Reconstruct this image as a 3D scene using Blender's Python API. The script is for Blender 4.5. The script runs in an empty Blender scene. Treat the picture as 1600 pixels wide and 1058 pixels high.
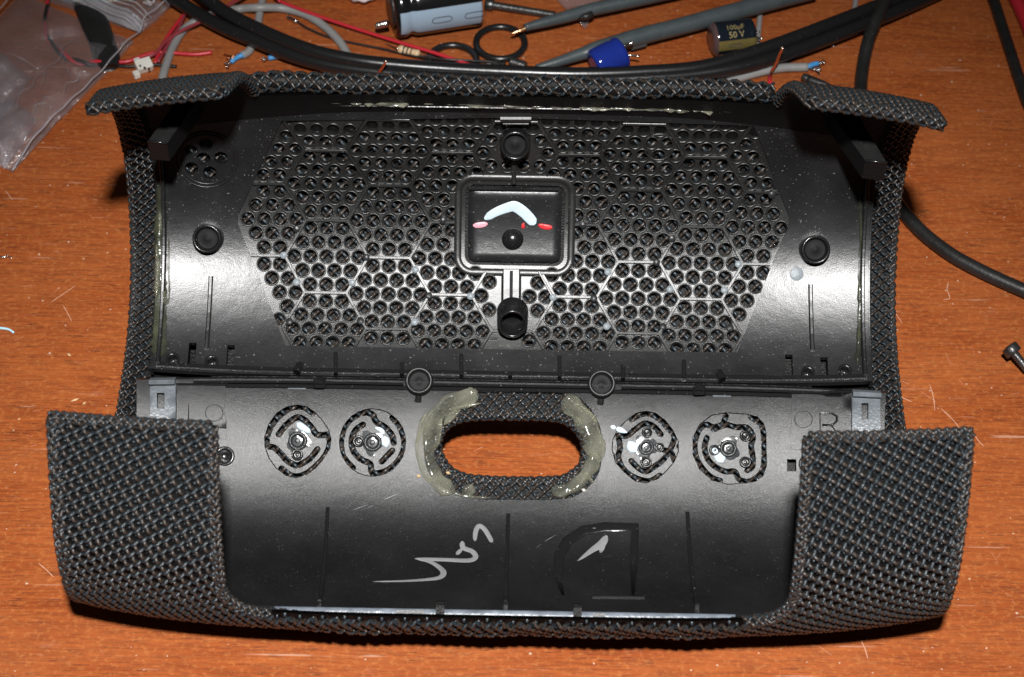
import bpy, bmesh, math, random
import numpy as np
from mathutils import Vector, Matrix
from mathutils.geometry import delaunay_2d_cdt
random.seed(7); rng=np.random.default_rng(7)
SC=bpy.context.scene; COL=SC.collection
S=0.01                       # everything is authored in centimetres, built in metres
# ------------------------------------------------------------------ camera
ELEV,DIST,PXCM,ROLL=48.,50.,66.,1.0
FPX=PXCM*DIST
ce,se=math.cos(math.radians(ELEV)),math.sin(math.radians(ELEV))
cr,sr=math.cos(math.radians(ROLL)),math.sin(math.radians(ROLL))
CAM=np.array([0,-DIST*ce,DIST*se]); FW=-CAM/DIST; UP=np.cross([1.,0,0],FW)
cam=bpy.data.cameras.new('camera'); camo=bpy.data.objects.new('camera',cam); COL.objects.link(camo); SC.camera=camo
cam.sensor_width=36.; cam.lens=36.*FPX/1600.; cam.clip_start=.02; cam.clip_end=20.
camo.matrix_world=Matrix.Translation(Vector(CAM*S))@Matrix(((1,0,0),(0,UP[1],-FW[1]),(0,UP[2],-FW[2]))).to_4x4()@Matrix.Rotation(math.radians(ROLL),4,'Z')
cam.dof.use_dof=True; cam.dof.focus_distance=.475; cam.dof.aperture_fstop=30.
# ------------------------------------------------------------------ light: a flash gun some 20 cm above the lens, and a dim warm room
w=bpy.data.worlds.new("World"); SC.world=w; w.use_nodes=True
w.node_tree.nodes['Background'].inputs[0].default_value=(1,.86,.72,1); w.node_tree.nodes['Background'].inputs[1].default_value=.02
LPOS=np.array([0.3,-34.5,57.]); LAIM=np.array([0,-8.,0.])
fl=bpy.data.lights.new('flash','SPOT'); flo=bpy.data.objects.new('flash',fl); COL.objects.link(flo)
fl.energy=33.; fl.color=(1,.99,.975); fl.shadow_soft_size=.016; fl.spot_size=math.radians(44); fl.spot_blend=1.
flo.location=Vector(LPOS*S); flo.rotation_euler=Vector(LAIM-LPOS).to_track_quat('-Z','Y').to_euler()
SC.view_settings.view_transform='Standard'; SC.view_settings.look='None'; SC.view_settings.exposure=0.; SC.view_settings.gamma=1.
SC.render.engine='CYCLES'; SC.render.resolution_x=1024; SC.render.resolution_y=677
# ------------------------------------------------------------------ picture -> place
def unroll(px,py):
    a,b=px-800.,py-529.; return a*cr+b*sr,-a*sr+b*cr
def row(y,z):
    qy,qz=y-CAM[1],z-CAM[2]; return -FPX*(qy*UP[1]+qz*UP[2])/(qy*FW[1]+qz*FW[2])
def depth(y,z): return (y-CAM[1])*FW[1]+(z-CAM[2])*FW[2]
def T(px,py,z=0.):           # a point of the desk (or a height above it) from where the photograph shows it
    a,b=unroll(px,py); d=FW*FPX+np.array([1.,0,0])*a-UP*b
    return CAM+d*(z-CAM[2])/d[2]
def at_row(b,z):
    dy,dz=FW[1]*FPX-UP[1]*b,FW[2]*FPX-UP[2]*b; return CAM[1]+dy*(z-CAM[2])/dz
# ------------------------------------------------------------------ materials
def nmat(name):
    m=bpy.data.materials.new(name); m.use_nodes=True; nt=m.node_tree; nt.nodes.clear()
    o=nt.nodes.new('ShaderNodeOutputMaterial'); p=nt.nodes.new('ShaderNodeBsdfPrincipled'); nt.links.new(p.outputs[0],o.inputs[0])
    return m,nt,p,o
def N(nt,t,**k):
    n=nt.nodes.new(t)
    for a,b in k.items():
        if a in n.inputs: n.inputs[a].default_value=b
        else: setattr(n,a,b)
    return n
def coords(nt,scale=(100,100,100),rot=(0,0,0)):
    tc=N(nt,'ShaderNodeTexCoord'); mp=N(nt,'ShaderNodeMapping'); mp.inputs['Scale'].default_value=scale; mp.inputs['Rotation'].default_value=rot
    nt.links.new(tc.outputs['Object'],mp.inputs[0]); return mp.outputs[0]
def ramp(nt,src,stops):
    r=N(nt,'ShaderNodeValToRGB'); e=r.color_ramp.elements
    while len(e)<len(stops): e.new(.5)
    for i,(p,c) in enumerate(stops):
        e[i].position=p; e[i].color=(c,c,c,1) if not isinstance(c,(tuple,list)) else (*c,1)
    nt.links.new(src,r.inputs[0]); return r.outputs[0]
def noise(nt,co,scale,detail=2,rough=.5,dist=0):
    n=N(nt,'ShaderNodeTexNoise'); n.inputs['Scale'].default_value=scale; n.inputs['Detail'].default_value=detail; n.inputs['Roughness'].default_value=rough; n.inputs['Distortion'].default_value=dist
    nt.links.new(co,n.inputs['Vector']); return n.outputs[0]
def bump(nt,h,p,strength,dist=.0002,prev=None):
    b=N(nt,'ShaderNodeBump'); b.inputs['Strength'].default_value=strength; b.inputs['Distance'].default_value=dist
    nt.links.new(h,b.inputs['Height']); nt.links.new(b.outputs[0],p.inputs['Normal'])
    if prev: nt.links.new(prev,b.inputs['Normal'])
    return b.outputs[0]
def mixc(nt,f,a,b,mode='MIX'):
    m=N(nt,'ShaderNodeMix',data_type='RGBA',blend_type=mode)
    for i,v in ((6,a),(7,b)):
        if hasattr(v,'links'): nt.links.new(v,m.inputs[i])
        else: m.inputs[i].default_value=(*v,1)
    if hasattr(f,'links'): nt.links.new(f,m.inputs[0])
    else: m.inputs[0].default_value=f
    return m.outputs[2]
def mth(nt,op,a,b=None):
    m=N(nt,'ShaderNodeMath',operation=op)
    for i,v in ((0,a),(1,b)):
        if v is None: continue
        if hasattr(v,'links'): nt.links.new(v,m.inputs[i])
        else: m.inputs[i].default_value=v
    return m.outputs[0]
def plain(name,col,rough=.4,metal=0.,spec=.5,bs=0.,bscale=20.,var=.0,trans=0.,ior=1.5,coat=0.,alpha=1.,dust=0.):
    m,nt,p,o=nmat(name)
    p.inputs['Base Color'].default_value=(*col,1); p.inputs['Roughness'].default_value=rough; p.inputs['Metallic'].default_value=metal
    p.inputs['Specular IOR Level'].default_value=spec; p.inputs['Transmission Weight'].default_value=trans; p.inputs['IOR'].default_value=ior
    p.inputs['Coat Weight'].default_value=coat; p.inputs['Coat Roughness'].default_value=.08; p.inputs['Alpha'].default_value=alpha
    co=coords(nt); src=None
    if bs: bump(nt,noise(nt,co,bscale,2),p,bs,.0003)
    c=None
    if var:
        f=ramp(nt,noise(nt,co,2.3,5,.65),[(.3,0.),(.7,1.)])
        c=mixc(nt,f,tuple(x*(1-var) for x in col),tuple(min(1,x*(1+var)) for x in col))
    if dust:
        d=ramp(nt,noise(nt,co,16.,1,.4),[(.72,0.),(.80,dust)])
        c=mixc(nt,d,c if c is not None else col,(.5,.47,.42))
    if c is not None: nt.links.new(c,p.inputs['Base Color'])
    return m
def shell_plastic(name,col=(.009,.009,.0095),r0=.30,r1=.42,grain=.5,gscale=34.,dust=.5,cloud=.5,spec=.8):
    m,nt,p,o=nmat(name); co=coords(nt)
    big=noise(nt,co,.9,5,.6)
    f=ramp(nt,big,[(.35,0.),(.7,1.)])
    base=mixc(nt,f,col,tuple(x*1.9 for x in col)); p.inputs['Specular IOR Level'].default_value=spec
    fine=ramp(nt,noise(nt,co,24.,0,.5),[(.77,0.),(.83,dust)])
    smear=ramp(nt,noise(nt,coords(nt,(60,220,100),(0,0,.5)),2.2,6,.7),[(.62,0.),(.75,.06*cloud*2)])
    c=mixc(nt,fine,base,(.42,.40,.37)); c=mixc(nt,smear,c,(.3,.31,.32))
    nt.links.new(c,p.inputs['Base Color'])
    rr=N(nt,'ShaderNodeMapRange'); rr.inputs[3].default_value=r0; rr.inputs[4].default_value=r1; nt.links.new(big,rr.inputs[0]); nt.links.new(rr.outputs[0],p.inputs['Roughness'])
    b=bump(nt,noise(nt,co,gscale,1,.6),p,grain,.00022)
    bump(nt,noise(nt,co,2.5,3,.6),p,.06,.001,b)
    return m
M={}
M['shell']=shell_plastic('black_moulded_plastic',(.008,.0082,.009),.27,.35,.12,48.,.30,spec=.5)
M['panel']=shell_plastic('fine_grained_black_plastic',(.0048,.0048,.0052),.36,.41,.26,70.,.09,.25,.66)
M['plate']=shell_plastic('perforated_black_plastic',(.009,.009,.009),.33,.39,.15,50.,.25,.3,.72)
M['gloss']=plain('glossy_black_plastic',(.01,.01,.0105),.22,bs=.15,bscale=9,dust=.25)
M['rub']=plain('black_rubber',(.014,.014,.014),.42,bs=.25,bscale=12,var=.3,dust=.10)
M['rubs']=plain('smooth_black_sheath',(.011,.011,.012),.27,bs=.08,bscale=6,dust=.10)
M['pin']=plain('glint_grey_moulding_mark',(.22,.25,.27),.38,bs=.3,bscale=30)  # lighter grey stands in for the glint on flat mark tops
M['pind']=plain('dark_moulding_mark',(.02,.021,.022),.35,bs=.3,bscale=30)
M['rodA']=plain('cool_charcoal_yarn',(.019,.027,.033),.33,bs=.3,bscale=55,spec=.55)
M['rodB']=plain('warm_charcoal_yarn',(.034,.026,.021),.33,bs=.3,bscale=55,spec=.55)
M['core']=plain('dark_yarn_core',(.006,.0055,.0055),.5,bs=.8,bscale=22,spec=.25)
M['glue']=plain('clear_hot_glue',(.86,.86,.66),.12,trans=.84,ior=1.42,bs=.06,bscale=2.,var=.08)
M['glued']=plain('yellowed_glue_film',(.11,.12,.075),.2,trans=.6,ior=1.46,bs=.8,bscale=5,var=.5)
M['silver']=plain('silver_marker_ink',(.20,.20,.205),.45,bs=.3,bscale=30,spec=.5,var=.15)
M['paint']=plain('pale_blue_paint',(.50,.60,.66),.38,bs=.35,bscale=14,var=.08)
M['redp']=plain('red_paint',(.55,.02,.025),.35,bs=.3,bscale=20)
M['pinkp']=plain('pink_paint',(.75,.32,.38),.35,bs=.3,bscale=20)
M['tape']=plain('grey_translucent_plastic',(.12,.135,.15),.34,bs=.3,bscale=18,var=.3)
M['strip']=plain('clear_plastic_strip',(.13,.15,.18),.34,bs=.3,bscale=12,var=.35)
M['copper']=plain('bare_copper',(.80,.36,.20),.25,1.,bs=.3,bscale=20)
M['gold']=plain('gilded_contact',(.85,.52,.28),.3,1.,bs=.3,bscale=20)
M['steel']=plain('bright_steel',(.62,.62,.60),.22,1.,bs=.2,bscale=15)
M['solder']=plain('tinned_wire',(.75,.74,.72),.25,1.,bs=.7,bscale=14)
M['dksteel']=plain('dark_steel',(.10,.10,.10),.35,.8,bs=.3,bscale=20,var=.4)
M['grey']=plain('grey_pvc_sheath',(.25,.25,.245),.42,bs=.15,bscale=14,var=.1)
M['red']=plain('red_insulation',(.50,.022,.035),.35,bs=.1,bscale=10)
M['dkred']=plain('dull_red_insulation',(.26,.035,.045),.4,bs=.1,bscale=10)
M['blue']=plain('blue_insulation',(.06,.28,.58),.35,bs=.1,bscale=10)
M['sleeve']=plain('slate_grey_sleeve',(.060,.075,.080),.42,bs=.2,bscale=14,var=.15)
M['white']=plain('off_white_nylon',(.66,.64,.58),.4,bs=.4,bscale=16,var=.1)
M['cotton']=plain('cotton_fluff',(.75,.66,.66),.9,bs=1.,bscale=10,var=.1)
M['capbk']=plain('black_shrink_sleeve',(.010,.010,.011),.14,bs=.05,bscale=5)
M['capbl']=plain('light_blue_print',(.33,.43,.54),.25,bs=.05,bscale=6)
M['capnv']=plain('dark_navy_sleeve',(.008,.012,.018),.13)
M['capgd']=plain('gold_print',(.20,.155,.05),.3,.3)
M['ink']=plain('thin_black_print',(.03,.03,.04),.4)
M['capblue']=plain('royal_blue_sleeve',(.012,.028,.22),.10)
M['bandp']=plain('pale_print',(.25,.4,.65),.3)
M['capend']=plain('brown_grey_shrink_end',(.09,.055,.055),.15)
M['beige']=plain('resistor_beige',(.62,.45,.27),.35)
M['chip']=plain('pale_wood',(.62,.42,.22),.6,bs=.5)
M['grit']=plain('white_crumb',(.75,.72,.68),.6,bs=.5)
M['yel']=plain('yellow_green_crumb',(.6,.6,.08),.5)
M['scr']=plain('pale_scratch',(.52,.27,.17),.6)
M['pit']=plain('dark_socket_floor',(.008,.008,.009),.6,spec=.15)
M['capgd2']=plain('light_gold_print',(.36,.28,.12),.35,.2)
M['ltblue']=plain('pale_blue_insulation',(.45,.68,.78),.4)
for nm in ('glue','glued'):      # the glue is thin and clear in places, milky in others
    nt=M[nm].node_tree; p=[n for n in nt.nodes if n.type=='BSDF_PRINCIPLED'][0]
    a=ramp(nt,noise(nt,coords(nt),1.7,1,.4,.6),[(.34,.30),(.62,.95)]); nt.links.new(a,p.inputs['Alpha'])
M['puddle']=plain('shiny_melted_plastic',(.045,.047,.05),.16,bs=.2,bscale=5,var=.4)
# transparent bag film
def film(name,tint,diff,gl):
    m=bpy.data.materials.new(name); m.use_nodes=True; nt=m.node_tree; nt.nodes.clear(); o=nt.nodes.new('ShaderNodeOutputMaterial')
    tr=N(nt,'ShaderNodeBsdfTransparent'); tr.inputs[0].default_value=(*tint,1)
    df=N(nt,'ShaderNodeBsdfDiffuse'); df.inputs[0].default_value=(.70,.67,.70,1)
    g=N(nt,'ShaderNodeBsdfGlossy'); g.inputs['Roughness'].default_value=.08
    co=coords(nt); b=N(nt,'ShaderNodeBump'); b.inputs['Strength'].default_value=.8; b.inputs['Distance'].default_value=.003
    nt.links.new(noise(nt,co,1.1,6,.6,1.6),b.inputs['Height']); nt.links.new(b.outputs[0],g.inputs['Normal'])
    m1=N(nt,'ShaderNodeMixShader'); m1.inputs[0].default_value=diff; nt.links.new(tr.outputs[0],m1.inputs[1]); nt.links.new(df.outputs[0],m1.inputs[2])
    m2=N(nt,'ShaderNodeMixShader'); m2.inputs[0].default_value=gl; nt.links.new(m1.outputs[0],m2.inputs[1]); nt.links.new(g.outputs[0],m2.inputs[2])
    nt.links.new(m2.outputs[0],o.inputs[0]); return m
M['film']=film('clear_bag_film',(.93,.92,.94),.075,.14)
M['zip']=film('bag_zip_film',(.55,.55,.6),.42,.12)
M['film2']=film('folded_bag_film',(.86,.86,.90),.15,.16)
M['bagink']=plain('white_print_on_film',(.62,.60,.62),.5)
# veneer
def wood():
    m,nt,p,o=nmat('reddish_wood_veneer')
    warp=noise(nt,coords(nt,(8,30,30)),1.,2)
    def warped(sx,sy):
        co=coords(nt,(sx,sy,sy)); ad=N(nt,'ShaderNodeVectorMath',operation='ADD'); nt.links.new(co,ad.inputs[0])
        cb=N(nt,'ShaderNodeCombineXYZ'); nt.links.new(mth(nt,'MULTIPLY',warp,sy*.006),cb.inputs[1]); nt.links.new(cb.outputs[0],ad.inputs[1]); return ad.outputs[0]
    g1=noise(nt,warped(26,300),1.,5,.66,.2)
    g2=noise(nt,warped(130,1500),1.,3,.65)
    c=mixc(nt,ramp(nt,g1,[(.25,0.),(.75,1.)]),(.25,.046,.0095),(.385,.096,.019))
    c=mixc(nt,ramp(nt,g2,[(.36,.75),(.56,0.)]),c,(.16,.032,.008))
    pore=noise(nt,warped(190,2300),1.,2,.7)
    pm=noise(nt,warped(60,330),1.,3,.6)
    pf=mth(nt,'MULTIPLY',ramp(nt,pore,[(.37,.85),(.46,0.)]),ramp(nt,pm,[(.42,.0),(.6,.9)]))
    c=mixc(nt,pf,c,(.055,.013,.006))
    cl=ramp(nt,noise(nt,coords(nt,(30,60,60)),1.,3,.6),[(.3,.0),(.75,.35)])
    c=mixc(nt,cl,c,(.46,.145,.045))
    # bright flecks of figure across the grain
    fk=ramp(nt,noise(nt,warped(700,900),1.,3,.7),[(.50,0.),(.72,.45)]); c=mixc(nt,fk,c,(.54,.21,.06))
    # fine pale scratches in a few directions
    for i,(a,sc) in enumerate(((.35,5),(1.1,4),(-.7,5),(2.0,4),(-1.25,6))):
        co=coords(nt,(sc*5,sc*190,100),(0,0,a))
        s=ramp(nt,noise(nt,co,1.,1,.3),[(.735,0.),(.78,.42)])
        mk=ramp(nt,noise(nt,coords(nt,(55+9*i,70,50),(0,0,i)),1.,2),[(.52,0.),(.62,1.)])
        c=mixc(nt,mth(nt,'MULTIPLY',s,mk),c,(.66,.42,.31))
    sm=ramp(nt,noise(nt,coords(nt,(42,60,50),(0,0,.6)),1.,6,.72),[(.63,0.),(.78,.26)]); c=mixc(nt,sm,c,(.5,.32,.26))
    dd=ramp(nt,noise(nt,coords(nt),9.,0),[(.825,0.),(.86,.6)]); c=mixc(nt,dd,c,(.7,.55,.42))
    nt.links.new(c,p.inputs['Base Color'])
    rr=N(nt,'ShaderNodeMapRange'); rr.inputs[3].default_value=.42; rr.inputs[4].default_value=.58; nt.links.new(g1,rr.inputs[0]); nt.links.new(rr.outputs[0],p.inputs['Roughness'])
    p.inputs['Specular IOR Level'].default_value=.35
    bump(nt,mth(nt,'SUBTRACT',g2,pf),p,.25,.0002)
    return m
M['wood']=wood()
# ------------------------------------------------------------------ object helpers
BASE={}
def link(o,parent=None):
    COL.objects.link(o)
    if parent is not None: o.parent=parent
    return o
def tag(o,label,cat,group=None,kind=None):
    if kind: o['kind']=kind
    if label: o['label']=label
    if cat: o['category']=cat
    if group: o['group']=group
    return o
def thing(name,base,label,cat,group=None):
    o=bpy.data.objects.new(name,None); o.empty_display_size=.01; link(o); o.location=Vector([b*S for b in base])
    BASE[o]=np.array(base,float); return tag(o,label,cat,group)
def gather(parent):
    b=np.zeros(3); p=parent
    while p is not None:
        b=b+BASE.get(p,0); p=p.parent
    return b
def mesh(name,V,F,mat,parent=None,smooth=True,base=None,mats=None,midx=None,label=None,kind=None):
    V=np.asarray(V,float)
    off=gather(parent) if parent is not None else (np.array(base,float) if base is not None else np.array([*V.mean(0)[:2],V[:,2].min()]))
    me=bpy.data.meshes.new(name); me.from_pydata(((V-off)*S).tolist(),[],[tuple(int(i) for i in f) for f in F])
    for mm in (mats or [mat]): me.materials.append(mm)
    if midx is not None: me.polygons.foreach_set('material_index',np.asarray(midx,dtype=np.int32))
    if smooth is True: me.polygons.foreach_set('use_smooth',[True]*len(me.polygons))
    elif smooth is not False: me.polygons.foreach_set('use_smooth',list(smooth))
    me.update()
    o=bpy.data.objects.new(name,me); link(o,parent)
    if parent is None: o.location=Vector(off*S); BASE[o]=off
    else: BASE[o]=np.zeros(3)
    if kind: o['kind']=kind
    if label: o['label']=label
    return o
def quadmesh(name,V,Q,mats,parent,midx=None,kind=None,base=None):       # fast path for very large quad meshes
    V=np.asarray(V,float); off=gather(parent) if parent is not None else np.array(base,float)
    me=bpy.data.meshes.new(name); V=((V-off)*S).astype(np.float32); Q=np.asarray(Q,np.int32)
    me.vertices.add(len(V)); me.vertices.foreach_set('co',V.ravel())
    me.loops.add(Q.size); me.loops.foreach_set('vertex_index',Q.ravel())
    me.polygons.add(len(Q)); me.polygons.foreach_set('loop_start',np.arange(0,Q.size,4,dtype=np.int32))
    for mm in mats: me.materials.append(mm)
    if midx is not None: me.polygons.foreach_set('material_index',np.asarray(midx,dtype=np.int32))
    me.polygons.foreach_set('use_smooth',np.ones(len(Q),dtype=bool)); me.update(calc_edges=True); me.validate()
    o=bpy.data.objects.new(name,me); link(o,parent); BASE[o]=np.zeros(3)
    if parent is None: o.location=Vector(off*S); BASE[o]=off
    if kind: o['kind']=kind
    return o
# ------------------------------------------------------------------ bent surfaces
class Prof:
    def __init__(s,yz,bulge=None,outward=False):
        yz=np.asarray(yz,float); d=np.r_[0,np.cumsum(np.hypot(*np.diff(yz,axis=0).T))]
        s.L=d[-1]; s.s=d; s.y=yz[:,0]; s.z=yz[:,1]
        ty=np.gradient(s.y,d); tz=np.gradient(s.z,d); l=np.hypot(ty,tz); s.ty,s.tz=ty/l,tz/l
        s.sg=1. if outward else -1.; s.outw=outward; s.bulge=bulge; s.rows=row(s.y,s.z)
    def fr(s,v):
        return [np.interp(v,s.s,a) for a in (s.y,s.z,s.ty,s.tz)]
    def P(s,u,v,h=0.):
        u,v,h=np.broadcast_arrays(*(np.asarray(x,float) for x in (u,v,h)))
        y,z,ty,tz=s.fr(v); e=v-np.clip(v,0,s.L)            # run straight on past the ends
        ny,nz=-tz*s.sg,ty*s.sg
        hh=h+(s.bulge(u) if s.bulge else 0.)
        return np.stack([u,y+ty*e+ny*hh,z+tz*e+nz*hh],-1)
    def us(s,px,py,h=0.):                                   # picture -> (u,s) on the surface
        a,b=unroll(px,py)
        ny,nz=-s.tz*s.sg,s.ty*s.sg; u=a*48/FPX
        for _ in range(3):
            hh=h+(float(s.bulge(u)) if s.bulge and not s.outw else 0.)
            yy,zz=s.y+ny*hh,s.z+nz*hh; r=row(yy,zz)
            v=float(np.interp(b,r,s.s)); y=np.interp(v,s.s,yy); z=np.interp(v,s.s,zz); u=a*depth(y,z)/FPX
        return u,v
    def pl(s,pts,h=0.): return [s.us(x,y,h) for x,y in pts]
def integ(knots,b0,z0,step=1.0):
    kr=np.array([k[0]-529. for k in knots]);kn=np.array([k[1] for k in knots])
    def run(b1,sgn):
        y,z=at_row(b0,z0),z0;out=[(y,z)];b=b0
        while (b-b1)*sgn<0:
            n=math.radians(np.interp(b,kr,kn)); ty,tz=-math.sin(n),-math.cos(n); d=.01
            g=(row(y+ty*d,z+tz*d)-row(y,z))/d; ds=step/g*sgn; y+=ty*ds; z+=tz*ds; b+=step*sgn; out.append((y,z))
        return out
    up=run(kr[0],-1); dn=run(kr[-1],1); return np.array(up[::-1]+dn[1:])
U=Prof(integ([(148,-6),(200,9),(300,26),(437,53),(500,61),(545,69),(592,76)],592-529,1.0),bulge=lambda u:.021*np.clip(np.abs(u)-5.,0,9)**2)
L=Prof(integ([(598,34),(640,44),(700,54),(780,70),(850,88),(910,108),(950,122),(958,124)],845-529,.55),bulge=lambda u:.018*np.clip(np.abs(u)-4.,0,9)**2)
def crom(P,n=12,closed=False):
    P=[np.array(p,float) for p in P]; out=[]
    k=len(P); idx=range(k if closed else k-1)
    for i in idx:
        p1,p2=P[i],P[(i+1)%k]
        p0=P[i-1] if (i>0 or closed) else 2*p1-p2
        p3=P[(i+2)%k] if (closed or i+2<k) else 2*p2-p1
        for t in np.arange(n)/n:
            out.append(.5*((2*p1)+(-p0+p2)*t+(2*p0-5*p1+4*p2-p3)*t*t+(-p0+3*p1-3*p2+p3)*t**3))
    if not closed: out.append(P[-1])
    return np.array(out)
MPTS=[(-.95,7.95),(.4,7.15),(1.32,5.8),(1.62,4.4),(1.42,3.2),(.85,2.15),(.1,1.38),(-.9,.88),(-2.,.66),(-3.5,.58),(-5.,.56),(-6.5,.58),(-7.6,.78),(-8.55,1.35),(-9.0,2.3),(-8.95,3.6),(-8.45,4.85),(-7.72,6.1)]
BUL=.52
MP=Prof(crom(MPTS,14),bulge=lambda u:BUL*(1-np.clip(np.abs(u)/8.82,0,1.05)**4),outward=True)
WU=8.82
# ------------------------------------------------------------------ shape builders on a bent surface
def grid(pf,u0,u1,s0,s1,h,nu,ns,mask=None):
    us=np.linspace(u0,u1,nu+1); ss=np.linspace(s0,s1,ns+1); A,B=np.meshgrid(us,ss)
    V=pf.P(A.ravel(),B.ravel(),h); F=[]
    for j in range(ns):
        for i in range(nu):
            if mask is None or mask((us[i]+us[i+1])/2,(ss[j]+ss[j+1])/2):
                a=j*(nu+1)+i; F.append((a,a+1,a+nu+2,a+nu+1))
    return V,F
def inpoly(P,X,Y):
    P=np.asarray(P); x0,y0=P[:,0],P[:,1]; x1,y1=np.roll(x0,-1),np.roll(y0,-1); c=np.zeros(len(X),bool)
    for a,b,cc,d in zip(x0,y0,x1,y1):
        if b==d: continue
        c^=((b>Y)!=(d>Y))&(X<(cc-a)*(Y-b)/(d-b)+a)
    return c
def dpoly(P,X,Y):
    r=np.full(len(X),9e9)
    for (a,b),(c,d) in zip(P[:-1],P[1:]):
        vx,vy=c-a,d-b; t=np.clip(((X-a)*vx+(Y-b)*vy)/max(1e-9,vx*vx+vy*vy),0,1); r=np.minimum(r,np.hypot(X-a-t*vx,Y-b-t*vy))
    return r
def offs(P,d):
    P=np.array(P); c=P.mean(0); q=P-c; r=np.linalg.norm(q,axis=1)[:,None]; return c+q*(r-d)/r
def offn(P,d):
    P=np.array(P,float); o=[]; A=sum(P[i][0]*P[(i+1)%len(P)][1]-P[(i+1)%len(P)][0]*P[i][1] for i in range(len(P))); sg=1 if A>0 else -1
    for i in range(len(P)):
        a=P[i]-P[i-1]; b=P[(i+1)%len(P)]-P[i]; a/=np.hypot(*a); b/=np.hypot(*b); n=np.array([a[1]+b[1],-a[0]-b[0]])*sg; n/=np.hypot(*n); c=max(.4,abs(n[0]*a[1]-n[1]*a[0])); o.append(tuple(P[i]+n*d/c))
    return o
def dens(P,d):
    out=[]
    for i in range(len(P)):
        a,b=np.array(P[i]),np.array(P[(i+1)%len(P)]); k=max(1,int(np.ceil(np.hypot(*(b-a))/d)))
        out+=[tuple(a+(b-a)*t/k) for t in range(k)]
    return out
def buf(poly,w,n=5):
    P=np.asarray(poly,float); l=[];r=[]
    for i in range(len(P)):
        d=P[min(i+1,len(P)-1)]-P[max(i-1,0)]; d/=np.hypot(*d)+1e-9; nn=np.array([-d[1],d[0]])*w/2; l.append(P[i]+nn); r.append(P[i]-nn)
    def cap(c,a,b):
        a0=math.atan2(*(a-c)[::-1]); return [c+w/2*np.array([math.cos(a0-math.pi*t/n),math.sin(a0-math.pi*t/n)]) for t in range(1,n)]
    return [tuple(p) for p in l+cap(P[-1],l[-1],r[-1])+r[::-1]+cap(P[0],r[0],l[0])]
def sheet(name,pf,outline,holes,slots,h,th,mat,parent,step=.35,label=None,hf=None,kind=None,rimmat=None):
    """flat plan (u,s) with openings cut, bent on the surface, with edges of depth th"""
    pts=[];edges=[]
    def loop(P):
        b=len(pts); pts.extend(P); n=len(P); edges.extend((b+i,b+(i+1)%n) for i in range(n))
    O=dens(outline,step); loop(O)
    H=[dens(q,step) for q in holes]
    for q in H: loop(q)
    SB=[(s_,w_,buf(s_,w_)) for s_,w_ in slots]
    for _,_,q in SB: loop(q)
    A=np.array(O); gx=np.arange(A[:,0].min()+step/2,A[:,0].max(),step); gy=np.arange(A[:,1].min()+step/2,A[:,1].max(),step)
    X,Y=np.meshgrid(gx,gy); X,Y=X.ravel(),Y.ravel(); k=inpoly(A,X,Y)
    for q in H: 
        q=np.array(q); bb=(X>q[:,0].min()-.05)&(X<q[:,0].max()+.05)&(Y>q[:,1].min()-.05)&(Y<q[:,1].max()+.05); k&=~bb if len(q)<20 else ~(inpoly(q,X,Y))
    pts.extend(zip(X[k],Y[k]))
    v,e,f,_,_,_=delaunay_2d_cdt([Vector(p) for p in pts],edges,[],0,1e-5)
    v=np.array([(q.x,q.y) for q in v]); f=np.array([t for t in f if len(t)==3]); c=v[f].mean(1)
    keep=inpoly(A,c[:,0],c[:,1])
    for q in H:
        q=np.array(q); bb=(c[:,0]>q[:,0].min())&(c[:,0]<q[:,0].max())&(c[:,1]>q[:,1].min())&(c[:,1]<q[:,1].max())&keep
        ii=np.nonzero(bb)[0]
        if len(ii): keep[ii[inpoly(q,c[ii,0],c[ii,1])]]=False
    for s_,w_,q in SB: keep&=~(inpoly(np.array(q),c[:,0],c[:,1])|(dpoly(s_,c[:,0],c[:,1])<w_/2*.97))
    f=f[keep]
    used=np.unique(f); mp=-np.ones(len(v),int); mp[used]=np.arange(len(used)); v=v[used]; f=mp[f]
    a=v[f[:,1]]-v[f[:,0]]; b=v[f[:,2]]-v[f[:,0]]; neg=(a[:,0]*b[:,1]-a[:,1]*b[:,0])<0; f[neg]=f[neg][:,::-1]
    f=f[:,::-1]                                            # (u, s) is left handed seen from outside
    hh=h if hf is None else h+hf(v[:,0],v[:,1])
    V=pf.P(v[:,0],v[:,1],hh); F=[tuple(t) for t in f]; sm=[True]*len(F)
    cnt={}
    for t in f:
        for i in range(3):
            p,q=t[i],t[(i+1)%3]; cnt.setdefault((min(p,q),max(p,q)),[]).append((p,q))
    be=[x[0] for x in cnt.values() if len(x)==1]
    if th>0 and be:
        bv=sorted({i for e_ in be for i in e_}); m2={k_:i for i,k_ in enumerate(bv)}; nb=len(V); bvv=v[bv]
        hb=hh if np.isscalar(hh) else hh[bv]
        V=np.vstack([V,pf.P(bvv[:,0],bvv[:,1],hb),pf.P(bvv[:,0],bvv[:,1],hb-th)])
        k_=len(bv)
        for p,q in be: F.append((nb+m2[q],nb+m2[p],nb+k_+m2[p],nb+k_+m2[q])); sm.append(True)
    return mesh(name,V,F,mat,parent,smooth=sm,label=label,kind=kind)
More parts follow.
